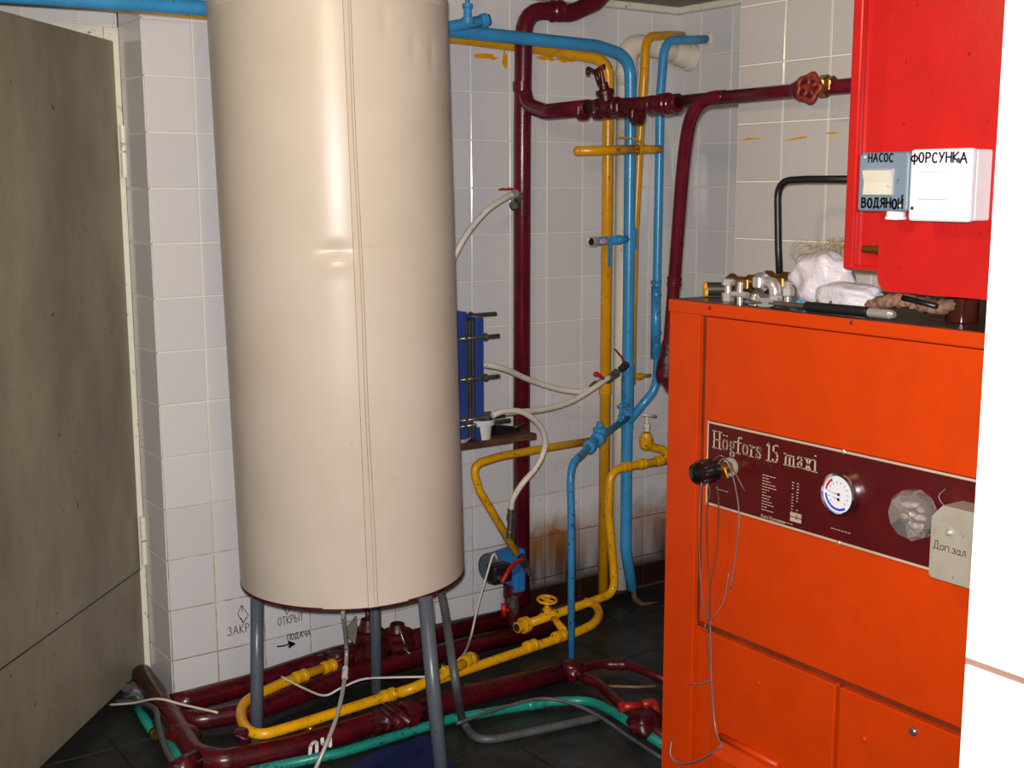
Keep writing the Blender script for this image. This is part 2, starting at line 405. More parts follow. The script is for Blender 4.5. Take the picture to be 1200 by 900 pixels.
# two sheets of steel skin on the leaf, lapped at the sloping seam
sh = MB(); zs0, zs1 = .36, .355
def dp(t, z, o=0.): return hinge+dd*t+dn*o+V((0, 0, z))
sh.prism([dp(0, H0), dp(.9, H0), dp(.9, .375), dp(0, .36)], dn*-.004); sh.build('door_skin', 'door', door)
sh = MB(); sh.prism([dp(0, .355), dp(.9, .37), dp(.9, H1), dp(0, H1)], dn*.0015); sh.build('door_skin', 'door', door)
sh = MB(); sh.prism([dp(.0, .356), dp(.9, .371), dp(.9, .375), dp(0, .360)], dn*.0022); sh.build('door_seam_shadow', 'dark_steel', door)  # thin dark strip paints in the shadow line where the sheets lap
for zc in (1.60, .45):
    h = MB(); h.lathe(hinge+V((.012, -.012, zc-.075)), (0, 0, 1), [(0, .009), (.07, .009)], 12); h.build('door_hinge', 'frame', door)
    h = MB(); h.lathe(hinge+V((.012, -.012, zc+.001)), (0, 0, 1), [(0, .009), (.07, .009)], 12); h.build('door_hinge', 'frame', door)
mb = MB(); mb.box((-.008, .235, .975), (.042, .07, 1.94), .003); mb.box((-.47, .235, 1.925), (.88, .07, .045), .003); mb.box((-.91, .235, .975), (.042, .07, 1.94), .003)
mb.build('door_frame', 'frame', kind='structure').name = 'trim_3'

# ------------------------------------------------------------------ pipe fittings
def nut(mb, c, ax, r, l, seg=6):
    ax = V(ax).normalized(); mb.lathe(V(c)-ax*l/2, ax, [(0, r*.86), (l*.12, r), (l*.88, r), (l, r*.86)], seg, flat=True); return mb
def collar(mb, c, ax, r, l):
    ax = V(ax).normalized(); mb.lathe(V(c)-ax*l/2, ax, [(0, r*.9), (l*.1, r), (l*.32, r), (l*.36, r*.93), (l*.64, r*.93), (l*.68, r), (l*.9, r), (l, r*.9)], 18); return mb
def handwheel(parent, c, ax, R, mat, spokes=4, name='handwheel', wob=None, r=None):
    ax = V(ax).normalized(); u, v, d = frame_of(ax); r = r or R*.16
    m = MB(); m.torus(c, ax, R, r, 30, 8, wob)
    for k in range(spokes):
        a = 2*math.pi*k/spokes+.4; m.tube([V(c), V(c)+(u*math.cos(a)+v*math.sin(a))*R], r*.75, 8)
    m.lathe(V(c)-ax*r*1.4, ax, [(0, R*.3), (r*2.8, R*.28)], 12)
    return m.build(name, mat, parent)
def gate_valve(parent, c, ax, up, s, mat, wheelmat=None, stem=.05, wheel=.03, wob=None, tilt=None):
    c = V(c); ax = V(ax).normalized(); up = (V(up)-ax*V(up).dot(ax)).normalized()
    m = MB(); m.lathe(c-ax*s*1.5, ax, [(0, s*.75), (s*.1, s*.85), (s*.5, s*.85), (s*.6, s*.62), (s*.9, s*.72), (s*1.3, s*.95), (s*1.7, s*.95), (s*2.1, s*.72), (s*2.4, s*.62), (s*2.5, s*.85), (s*2.9, s*.85), (s*3, s*.75)], 16)
    m.lathe(c, up, [(0, s*.7), (s*1.1, s*.62), (s*1.15, s*.8), (s*1.5, s*.8), (s*1.6, s*.45), (s*1.9, s*.4)], 12)
    b = m.build('valve_body', mat, parent)
    m = MB(); m.lathe(c+up*s*1.5, up, [(0, s*.42), (stem*.4, s*.4), (stem*.42, s*.2), (stem, s*.18)], 10); m.build('valve_stem', mat, b)
    if wheel: handwheel(b, c+up*(s*1.5+stem), tilt or up, wheel, wheelmat or mat, wob=wob)
    return b
def ball_valve(parent, c, ax, up, lever, s, mat, levmat, L=.07, open_end=False):
    c = V(c); ax = V(ax).normalized(); up = (V(up)-ax*V(up).dot(ax)).normalized(); lever = V(lever)
    m = MB(); nut(m, c-ax*s*1.2, ax, s*1.0, s*.9); nut(m, c+ax*s*1.2, ax, s*1.0, s*.9)
    m.lathe(c-ax*s*.9, ax, [(0, s*.75), (s*.4, s*.95), (s*.9, s*1.05), (s*1.4, s*.95), (s*1.8, s*.75)], 16)
    m.lathe(c+up*s*.7, up, [(0, s*.45), (s*.7, s*.4)], 10)
    b = m.build('valve_body', mat, parent)
    if open_end:
        e = MB(); e.lathe(c+ax*s*1.66, ax, [(0, s*.66), (.0012, s*.66)], 14); e.build('open_bore', 'black', b)
    top = c+up*s*1.45; lv = lever.normalized(); sd = lv.cross(up).normalized()
    if lever.length > 0:
        m = MB(); t0 = top-lv*s*.4; t1 = top+lv*s*.7; t2 = t1+(lv*.6+up*.5)*s*.8; t3 = t2+lv*(L-s*1.2)
        for a, bb, wd in ((t0, t1, s*.45), (t1, t2, s*.4), (t2, t3, s*.42)):
            m.prism([a-sd*wd, a+sd*wd, bb+sd*wd, bb-sd*wd], up*s*.3)
        m.build('lever', levmat, b)
        m = MB(); nut(m, top+up*s*.2, up, s*.3, s*.3); m.build('lever_nut', 'steel', b)
    return b
def bolt(parent, c, ax, r=.005, mat='steel'):
    m = MB(); m.lathe(c, ax, [(0, r), (r*.5, r), (r*.8, r*.6)], 12); return m.build('bolt', mat, parent)

# ------------------------------------------------------------------ maroon riser and its branch
ry = -.08
R0 = Y(600, 700, ry); R0.z = .05; R1 = Y(612, 95, ry)
top = [V((1.208, ry, .05)), V((1.213, ry, 1.66)), Y(614, 10, ry), Y(668, 16, -.085), Y(698, 3, -.09), Y(722, -22, -.09)]
riser = thing('heating_pipe', (1.208, ry, .03), 'thick maroon vertical pipe right of the cream tank, curving right at the ceiling', 'pipe')
MB().tube(fillet(top, [.1, .1, .09, .1, .05, .1]), .0285, 20).build('pipe_run', 'maroon', riser)
m = MB(); m.lathe(V((1.213, ry, 1.80)), (0, 0, 1), [(0, .031), (.03, .031)], 20); m.build('weld_collar', 'maroon', riser)
pa, pb = Y(652, 13, -.087), Y(662, 13, -.087); m = MB(); collar(m, pa, pb-pa, .035, .05); m.build('coupling', 'maroon', riser)
# ball valve with hose outlet on the riser
c = V((1.19, ry-.045, 1.49)); c = Y(606, 231, -.135)
vb = ball_valve(riser, c, V((-.5, -.6, .35)), (0, 0, 1), V((-.9, -.1, 0)), .014, 'steel', 'red_handle', .075)
m = MB(); m.lathe(Y(613, 229, ry), Y(606, 231, -.13)-Y(613, 229, ry), [(0, .014), (.05, .012)], 12); m.build('valve_stub', 'steel', riser)
m = MB(); m.lathe(Y(602, 240, -.13), V((-.35, -.6, -.1)), [(0, .012), (.004, .015), (.024, .015), (.026, .01)], 14); m.build('bonnet_cap', 'dark_steel', riser)
# branch that comes forward from the riser along the right wall to the red cabinet
bx = 1.22
br = thing('heating_branch_pipe', (bx, -.3, 1.70), 'maroon horizontal pipe with valves running to the red cabinet', 'pipe')
p0 = V((1.213, ry, 1.83)); p1 = V((1.216, -.105, 1.755)); p2 = X(640, 131, bx); p3 = X(660, 130, bx)
MB().tube(fillet([p0, p1, p2, X(690, 126, bx)], [.05, .06, .05, .05], 6), .0245, 18).build('pipe_run', 'maroon', br)
e1 = X(780, 121, bx); e2 = V((bx, -1.78, 1.734))
MB().tube([X(690, 126, bx), e1], .022, 16).build('pipe_run', 'maroon_old', br)
MB().tube([e1, e2], .018, 16).build('pipe_run', 'maroon', br)
g = gate_valve(br, X(712, 126, bx), (0, -1, 0), V((-.25, 0, 1)), .034, 'maroon_old', stem=.055, wheel=0)
gp = X(697, 82, bx-.03)
m = MB(); m.tube([X(703, 100, bx-.02), gp], .007, 10); m.tube([X(689, 80, bx-.03), X(697, 84, bx-.03), X(708, 77, bx-.03)], .006, 10)
m.tube([X(689, 80, bx-.03), X(689, 88, bx-.03)], .007, 10); m.build('tee_handle', 'maroon_old', br)
for k in range(9):
    q = X(668+k*9, 132+random.uniform(-6, 4), bx-.02)
    if k in (1, 3, 6, 8): m = MB(); nut(m, q+V((.02, 0, 0)), (0, 1, 0), .029, .022, 8); m.build('hex_coupling', 'maroon_old', br)
for px, rr, ll in ((768, .026, .05), (780, .03, .03), (790, .026, .04)):
    m = MB(); collar(m, X(px, 121.5-(px-780)*.06, bx), (0, 1, 0), rr, ll); m.build('union', 'maroon', br)
hw = X(943, 104, bx)
m = MB(); m.lathe(X(930, 106, bx), (0, -1, 0), [(0, .019), (.02, .026), (.06, .026), (.08, .02)], 16); m.build('valve_body', 'maroon', br)
m = MB(); m.tube([hw, X(948, 103, bx-.09)], .008, 10); m.build('valve_stem', 'maroon_old', br)
handwheel(br, X(948, 103, bx-.09), V((-1, -.15, .1)), .029, paint('rust_red_paint', (140, 40, 28), .5, .2, .6), 5, wob=(5, .12), r=.007)
m = MB(); nut(m, X(966, 101, bx), (0, 1, 0), .027, .03); nut(m, X(973, 100, bx), (0, 1, 0), .022, .03); m.build('union_nut', 'brass', br)
# drop pipe from the branch
dr = thing('heating_drop_pipe', X(780, 425, 1.30), 'maroon leaning pipe bending down from the branch behind the boiler', 'pipe')
q0 = X(850, 113.5, bx)
qs = [Y(px, py, q0.y+dy) for px, py, dy in ((850, 113.5, 0), (834, 115, .045), (820, 122, .085), (810, 138, .115), (804, 165, .145), (799, 210, .18), (790, 330, .24), (781, 440, .27))]
MB().tube(spline(qs, 6), .0182, 16).build('pipe_run', 'maroon', dr)
e_ = qs[-1]; MB().tube(fillet([e_+V((0, 0, .03)), e_+V((0, 0, -.03)), V((e_.x-.06, -1.32, e_.z-.03))], .04), .016, 14).build('boiler_inlet', 'maroon', dr)
ax = qs[-1]-qs[-2]
m = MB(); collar(m, qs[-2], ax, .0215, .03); m.build('coupling', 'maroon', dr)
m = MB(); m.lathe(Y(784, 400, q0.y+.262), ax, [(0, .02), (.04, .022), (.06, .03), (.1, .033), (.12, .028)], 16); m.build('end_fitting', 'maroon_old', dr)

# ------------------------------------------------------------------ sewage pipe (white)
sw = thing('waste_pipe', Y(722, 690, -.05), 'thick white waste pipe in the corner with a cast elbow at the top', 'pipe')
sx = Y(731, 300, -.042).x
MB().tube([V((sx, -.042, .04)), V((sx, -.042, 1.86))], .033, 20).build('pipe_run', 'white_pipe', sw)
MB().tube(fillet([V((sx, -.046, 1.84)), V((sx, -.046, 1.982)), V((1.80, -.066, 1.972)), V((1.90, -.08, 1.955))], .075, 8), .037, 20).build('elbow', 'white_pipe', sw)
m = MB(); m.lathe(V((sx, -.045, 1.80)), (0, 0, 1), [(0, .035), (.07, .036), (.072, .040), (.09, .040)], 20); m.build('socket_collar', 'white_pipe', sw)
m = MB(); m.lathe(V((1.86, -.076, 1.962)), V((.09, -.012, -.02)), [(0, .040), (.03, .043), (.06, .044), (.062, .049), (.082, .049)], 20); m.build('socket_collar', 'white_pipe', sw)

# ------------------------------------------------------------------ yellow and blue header pipes
yw = thing('gas_header_pipe', Y(710, 690, -.03), 'yellow pipe close to the wall under the blue header, dropping to the floor', 'pipe')
hp = [V((-1.8, -.035, 1.95)), Y(-60, 0, -.035), Y(120, 12.5, -.035), Y(400, 33, -.035), Y(560, 52, -.03), Y(690, 66, -.03), V((1.612, -.03, 1.915)), V((1.612, -.03, 1.80)), V((1.608, -.03, .05))]
hp[1].z = 1.968; hp[2].z = 1.973; hp[3].z = 1.968; hp[4].z = 1.955; hp[5] = V((1.40, -.03, 1.94)); yx = Y(711, 300, -.092).x; hp[6] = V((yx, -.092, 1.915)); hp[7] = V((yx, -.092, 1.70)); hp[8] = V((yx, -.092, .05))
MB().tube(fillet(hp, [.1]*6+[.07, .1, .1]), .0195, 16).build('pipe_run', 'yellow', yw)
m = MB(); collar(m, V((yx, -.092, .80)), (0, 0, 1), .023, .04); m.build('coupling', 'yellow', yw)
bw = thing('cold_water_header_pipe', (1.627, -.135, .05), 'sky blue pipe crossing below the ceiling and running down the corner', 'pipe')
by = -.135
bh = [V((-1.8, by, 1.93)), V((-.75, by, 1.952)), V((-.1, by, 1.964)), V((.4, by, 1.972)), Y(600, 43.5, by), Y(700, 54, by), V((1.618, by, 1.925)), V((1.622, by, 1.7)), V((1.626, by, .22)), Y(741, 690, by)]
MB().tube(fillet(bh, [.1]*6+[.12, .1, .1, .04], 8), .0205, 18).build('pipe_run', 'blue', bw)
MB().tube(fillet([Y(740, 680, by), Y(744, 702, by), Y(754, 709, by-.01), Y(795, 706, by-.03)], .03), .010, 12).build('pipe_tail', paint('rusty_pipe', (120, 84, 62), .6, .3, .8), bw)
m = MB(); m.lathe(V((1.625, by, .66)), (0, 0, 1), [(0, .0225), (.22, .0225)], 18); m.build('sleeve', 'blue_low', bw)
# tee with open end on the header, right of the tank
t0 = Y(518, 33, by-.03); t1 = Y(573, 23, by-.05)
m = MB(); m.tube([Y(500, 38, by), t0, t1], .017, 16); nut(m, Y(567, 24, by-.05), t1-t0, .0215, .022, 12); m.build('tee', 'blue', bw)
m = MB(); ax = (t1-t0).normalized(); m.lathe(t1-ax*.001, ax, [(0, .012), (.002, .012)], 14); m.build('open_bore', 'black', bw)
m = MB(); m.lathe(Y(548, 28, by-.045), V((0, 0, 1)), [(0, .019), (.018, .019), (.02, .013), (.045, .012), (.047, .016), (.058, .016), (.06, .008), (.1, .007)], 12); m.build('valve_body', 'blue', bw)
handwheel(bw, Y(548, -8, by-.045), V((.2, -.2, 1)), .022, 'red_handle')
# side outlet with a lever at mid height
s0 = V((1.63, by, 1.32)); s1 = Y(697, 283, by-.03); ax = (s1-s0).normalized()
m = MB(); m.tube([s0, s0+(s1-s0)*.55], .013, 14); nut(m, s0+(s1-s0)*.35, ax, .017, .02, 12); m.lathe(s0-ax*.0+V((0, 0, -.0)), V((0, 0, 1)), [(-.035, .0225), (.035, .0225)], 16); m.build('outlet_tee', 'blue', bw)
vb = ball_valve(bw, s0+(s1-s0)*.78, ax, V((-.55, -.83, 0)), V((.0, 0, -1)), .0145, 'blue', 'blue', .085)
m = MB(); m.lathe(s0+(s1-s0)*.78+V((-.55, -.83, 0))*.021, V((-.55, -.83, 0)), [(0, .009), (.004, .009)], 12); m.build('valve_rivet', 'red_handle', vb)
m = MB(); m.lathe(s1-ax*.004, ax, [(0, .017), (.02, .017), (.021, .013)], 16); m.build('outlet_ring', 'chrome', bw)
m = MB(); m.lathe(s1+ax*.0168, ax, [(0, .0125), (.001, .0125)], 14); m.build('open_bore', 'black', bw)

# second pair from the right wall
y2 = thing('gas_riser_pipe', Y(743, 290, -.085), 'thin yellow pipe entering the right wall at top and passing behind the blue one', 'pipe')
yy = [V((1.95, -.03, 2.026)), Y(783, 41.5, -.075), Y(757, 43, -.12), Y(755, 90, -.12), Y(750, 160, -.105), Y(744, 270, -.093), Y(741, 380, -.091), Y(740, 450, -.091)]
MB().tube(fillet(yy, [.05, .05, .06, .06, .1, .1, .1, .1], 7), .0155, 14).build('pipe_run', 'yellow', y2)
q = Y(740, 441, -.092); m = MB(); m.tube([q, Y(762, 440, -.09)], .007, 10); nut(m, Y(750, 441, -.08), Y(762, 440, -.09)-q, .013, .03); m.build('side_tap', 'yellow', y2)
b2 = thing('cold_water_riser_pipe', V((1.63, -.14, .75)), 'thin sky blue pipe from the right wall joining the blue main at a curve', 'pipe')
yb = [V((1.95, -.158, 2.002)), Y(805, 47, -.172), Y(779, 47.5, -.185), Y(774, 110, -.18), Y(770, 330, -.175), Y(768, 395, -.175), Y(771, 420, -.175), Y(769, 455, -.165), Y(738, 492, -.14)]
MB().tube(fillet(yb, [.05, .05, .06, .1, .1, .1, .1, .1, .05], 8), .0152, 14).build('pipe_run', 'blue', b2)
MB().tube([Y(769, 335, -.177), Y(768, 420, -.177)], .0172, 14).build('sleeve', 'blue_low', b2)
for py in (330, 345, 390, 404):
    m = MB(); collar(m, Y(769, py, -.177), (random.uniform(-.2, .2), 0, 1), .0195, .009); m.build('coupling', 'blue_low', b2)
m = MB(); m.lathe(V((1.937, -.158, 2.003)), (1, 0, 0), [(0, .021), (.012, .024)], 16); m.build('wall_sleeve', 'white_pipe', b2)

# yellow stub with ball valve in front of the blue main
ys = thing('gas_stub_pipe', Y(725, 177, -.17), 'short yellow horizontal pipe with lever valve and open right end', 'pipe')
a, b = Y(677, 177, -.178), Y(748, 175, -.19); ax = (b-a).normalized()
m = MB(); m.tube([a, b], .0155, 16); m.build('pipe_run', 'yellow', ys)
MB().blob(a, (.0155, .0155, .0155), 0, 1, 2).build('welded_end', 'yellow', ys)
vb = ball_valve(ys, b+ax*.005, ax, (0, 0, 1), V((-1, 0, .05)), .0165, 'yellow', 'yellow', .1)
m = MB(); m.tube([b+ax*.02, Y(773, 175, -.19)], .0145, 14); m.build('outlet_nipple', 'yellow', ys)
m = MB(); m.lathe(Y(773, 175, -.19), ax, [(0, .0115), (.0012, .0115)], 14); m.build('open_bore', 'black', ys)
m = MB(); m.tube([b, V((1.63, -.115, (a.z+b.z)/2)), V((1.672, -.118, a.z))], .01, 10); m.build('rear_nipple', 'yellow', ys)

# ------------------------------------------------------------------ blue valve chain and drop
bd = thing('cold_water_drop_pipe', V((1.135, -.455, .05)), 'thin sky blue pipe with valves bending from the main down to the floor', 'pipe')
c0, c1, c2, c3, c4 = Y(738, 488, -.135), Y(718, 498, -.22), Y(703, 512, -.285), Y(690, 524, -.345), Y(672, 545, -.44)
low = V((1.132, -.462, .008))
MB().tube(fillet([c0, c2, c3, Y(668, 545, -.45), V((1.132, -.455, .5)), low], [0, .02, .03, .07, .1, 0], 8), .0115, 14).build('pipe_run', 'blue_low', bd)
ax = (c3-c1).normalized()
m = MB(); m.lathe(c2+ax*.02-ax*.04, ax, [(0, .014), (.01, .022), (.02, .024), (.05, .024), (.06, .014)], 16); m.lathe(c2, (0, 0, 1), [(0, .022), (.03, .024), (.035, .012), (.05, .012)], 12); m.build('check_valve', 'blue', bd)
m = MB(); nut(m, Y(691, 523, -.34), ax, .021, .028, 12); m.build('union_nut', 'blue', bd)
vb = gate_valve(bd, Y(727, 492, -.185), ax, V((.0, 0, 1)), .011, 'blue_low', stem=.045, wheel=0)
m = MB(); q = Y(729, 476, -.19); m.tube([q-V((.02, 0, .0)), q+V((.022, -.01, .003))], .006, 10); m.tube([q, Y(727, 492, -.185)], .004, 8); m.build('tee_handle', 'blue_low', bd)

# ------------------------------------------------------------------ yellow mid loop with tap end
yl = thing('gas_loop_pipe', Y(600, 640, -.17), 'yellow bent pipe beside the tank leading down to a steel tap', 'pipe')
lp = [Y(703, 515, -.06), Y(640, 525, -.12), Y(585, 535, -.17), Y(553, 545, -.18), Y(562, 575, -.18), Y(605, 648, -.19)]
MB().tube(fillet(lp, [0, .1, .1, .06, .06, 0], 8), .0135, 16).build('pipe_run', 'yellow_low', yl)
ax = (lp[-1]-lp[-2]).normalized()
vb = ball_valve(yl, Y(613, 657, -.19), ax, V((-.2, -1, .2)), V((0, 0, 0)), .0145, 'dark_steel', 'red_handle', .075)
m = MB(); m.tube(spline([Y(611, 656, -.225), Y(605, 659, -.24), Y(597, 667, -.262), Y(588, 683, -.268)], 6), .0075, 10); m.build('lever', 'red_handle', vb)
m = MB(); m.lathe(Y(616, 664, -.19), ax, [(0, .011), (.02, .011), (.022, .008), (.034, .008)], 12); m.build('spout', 'steel', yl)

# ------------------------------------------------------------------ tap assembly at right of blue main
yt = thing('gas_floor_pipe', Y(712, 690, -.2), 'yellow pipe curling from the white-handled tap down to the floor valve', 'pipe')
ty = -.2
F1, F2 = Z(690, 706, .085), Z(607, 735, .085)
tp = [Y(800, 536, ty), Y(740, 546, ty), Y(715, 552, ty), Y(713, 600, ty), Y(719, 665, ty), Y(720, 695, ty)+V((0, 0, 0)), F1, F2]
MB().tube(fillet(tp, [0, .05, .06, .2, .1, .06, .05, 0], 8), .0145, 16).build('pipe_run', 'yellow_low', yt)
for px in (733, 752, 772): m = MB(); collar(m, Y(px, 547-(px-733)*.18, ty), tp[1]-tp[0], .0185, .03); m.build('coupling', 'yellow_low', yt)
e = Y(779, 527, ty); m = MB(); m.tube(fillet([Y(781, 540, ty), e, Y(764, 524, ty), Y(758, 512, ty)], .03), .0145, 14); m.build('elbow', 'yellow_low', yt)
m = MB(); m.lathe(Y(757, 527, ty), (0, 0, 1), [(0, .012), (.01, .022), (.04, .026), (.045, .02), (.06, .018)], 14); m.build('tap_body', 'yellow_low', yt)
m = MB(); m.lathe(Y(758, 505, ty), (0, 0, 1), [(0, .011), (.012, .011), (.014, .013), (.026, .013), (.028, .006), (.05, .005)], 12); tb = m.build('tap_head', 'white_pipe', yt)
m = MB(); m.tube([Y(753, 486, ty), Y(769, 488, ty)], .0045, 8); m.build('tap_handle', 'white_pipe', tb)
ax = (F2-F1).normalized()
vc = Z(641, 722, .085)
gv = gate_valve(yt, vc, ax, (0, 0, 1), .019, 'yellow_low', stem=.028, wheel=.031, tilt=V((0, -.12, 1)))
m = MB(); m.lathe(F2-ax*.045, ax, [(0, .016), (.004, .027), (.024, .027), (.026, .018), (.05, .018), (.051, .014)], 16); m.build('end_collar', 'yellow_low', yt)
m = MB(); m.lathe(F2+ax*.0052, ax, [(0, .0135), (.0015, .0135)], 14); m.build('open_bore', 'dark_steel', yt)
# lower run back along the floor
yr = thing('gas_return_pipe', V((.1, -.45, .05)), 'long yellow pipe lying on the floor under the tank, looping back at left', 'pipe')
z1 = .082
rl = [Z(690, 705, .085), Z(694, 708, .085), Z(694, 732, .08), Z(655, 748, .075), Z(500, 801, z1), Z(330, 855, z1), Z(273, 874, z1), Z(281, 816, z1), Z(330, 801, z1), Z(398, 776, z1)]
ub = spline([Z(686, 705, .085), Z(697, 709, .085), Z(702, 719, .083), Z(696, 730, .081), Z(680, 739, .078), Z(655, 748, .075)], 6)
lb = spline([Z(360, 846, z1), Z(330, 855, z1), Z(309, 860, z1), Z(293, 857, z1), Z(284, 845, z1), Z(283, 831, z1), Z(291, 820, z1), Z(308, 811, z1), Z(330, 801, z1)], 6)
MB().tube(ub[:-1]+rl[3:5]+lb+[rl[-1]], .0145, 16).build('pipe_run', 'yellow_low', yr)
if False: MB().tube(fillet(rl, [.03, .04, .04, .1, .1, .1, .075, .075, .1, 0], 8), .0145, 16).build('pipe_run', 'yellow_low', yr)
for px, py in ((655, 746), (622, 757), (352, 793), (385, 781), (455, 815)):
    m = MB(); d = (rl[4]-rl[3]) if px > 420 else (rl[9]-rl[8]); collar(m, Z(px, py, z1), d, .0195, .045); m.build('coupling', 'yellow_low', yr)
m = MB(); m.tube([Z(660, 738, .078), vc+V((0.01, -.02, .0))], .012, 12); nut(m, vc+V((.012, -.025, .01)), V((0, 0, 1)), .016, .03); m.build('cross_link', 'yellow_low', yr)
# second piece lying alongside
yp = thing('gas_branch_pipe', Z(500, 790, .08), 'short yellow pipe merging into the floor pipe, with a black lever valve', 'pipe')
k = [Z(468, 812, z1), Z(485, 806, .09), Z(520, 790, .10), Z(557, 770, .105)]
MB().tube(fillet(k, .02), .0155, 14).build('pipe_run', 'yellow_low', yp)
m = MB(); collar(m, Z(548, 774, .104), k[3]-k[2], .0215, .045); m.build('end_cap', 'yellow_low', yp)
vb = ball_valve(yp, Z(520, 789, .10), k[3]-k[2], (0, 0, 1), V((.2, -.1, .9)), .017, 'yellow_low', 'black', .05)

# marker and paint marks on the yellow pipes
def arcpts(cx, cy, rx, ry_, a0, a1, n=8): return [(cx+rx*math.cos(math.radians(a0+(a1-a0)*i/n)), cy+ry_*math.sin(math.radians(a0+(a1-a0)*i/n))) for i in range(n+1)]

# ------------------------------------------------------------------ lettering: pen strokes
G = {
 'А': (.6, [[(0, 0), (.3, 1), (.6, 0)], [(.12, .38), (.48, .38)]]),
 'В': (.5, [[(0, 0), (0, 1), (.32, .97), (.42, .78), (.3, .56), (0, .52)], [(.3, .56), (.5, .38), (.44, .08), (.25, 0), (0, 0)]]),
 'Д': (.62, [[(0, -.1), (.04, .05), (.6, .05), (.62, -.1)], [(.12, .05), (.22, 1), (.5, 1), (.5, .05)]]),
 'З': (.45, [arcpts(.2, .75, .2, .24, 150, -70), arcpts(.2, .26, .24, .27, 80, -150)]),
 'И': (.5, [[(0, 1), (0, 0), (.5, 1), (.5, 0)]]),
 'Й': (.5, [[(0, 1), (0, 0), (.5, 1), (.5, 0)], [(.35, 1.15), (.5, 1.35)]]),
 'К': (.48, [[(0, 0), (0, 1)], [(.46, 1), (.02, .48), (.5, 0)]]),
 'Н': (.48, [[(0, 0), (0, 1)], [(.48, 0), (.48, 1)], [(0, .5), (.48, .52)]]),
 'О': (.5, [arcpts(.25, .5, .25, .5, 90, 450, 14)]),
 'П': (.48, [[(0, 0), (0, 1), (.48, 1), (.48, 0)]]),
 'Р': (.45, [[(0, 0), (0, 1), (.3, .98), (.43, .75), (.3, .5), (0, .46)]]),
 'С': (.45, [arcpts(.28, .5, .28, .5, 50, 310, 12)]),
 'Т': (.5, [[(0, 1), (.5, 1)], [(.25, 1), (.25, 0)]]),
 'У': (.5, [[(0, 1), (.25, .45)], [(.5, 1), (.12, 0)]]),
 'Ф': (.6, [[(.3, -.05), (.3, 1.05)], arcpts(.3, .55, .3, .3, 0, 360, 14)]),
 'Ч': (.42, [[(0, 1), (.02, .55), (.2, .42), (.42, .5)], [(.42, 1), (.42, 0)]]),
 'Ы': (.65, [[(0, 1), (0, 0), (.3, .02), (.4, .25), (.28, .5), (0, .5)], [(.62, 0), (.62, 1)]]),
 'Я': (.5, [[(.5, 0), (.5, 1), (.18, .97), (.05, .75), (.2, .5), (.5, .48)], [(.28, .48), (0, 0)]]),
 'о': (.45, [arcpts(.22, .3, .22, .3, 90, 450, 12)]),
 'п': (.42, [[(0, 0), (0, .6), (.42, .6), (.42, 0)]]),
 'з': (.36, [arcpts(.16, .45, .15, .15, 150, -70), arcpts(.16, .15, .18, .17, 80, -150)]),
 'а': (.45, [arcpts(.2, .3, .2, .28, 60, 400, 12), [(.4, .6), (.4, .05), (.48, 0)]]),
 'л': (.42, [[(0, 0), (.12, .05), (.2, .6), (.4, .6), (.4, 0)]]),
 '.': (.12, [[(.05, 0), (.06, .05)]]), ' ': (.3, []),
 '<': (.4, [[(.4, .9), (.05, .5), (.4, .1)]]), '1': (.25, [[(0, .7), (.18, 1), (.18, 0)]]),
}
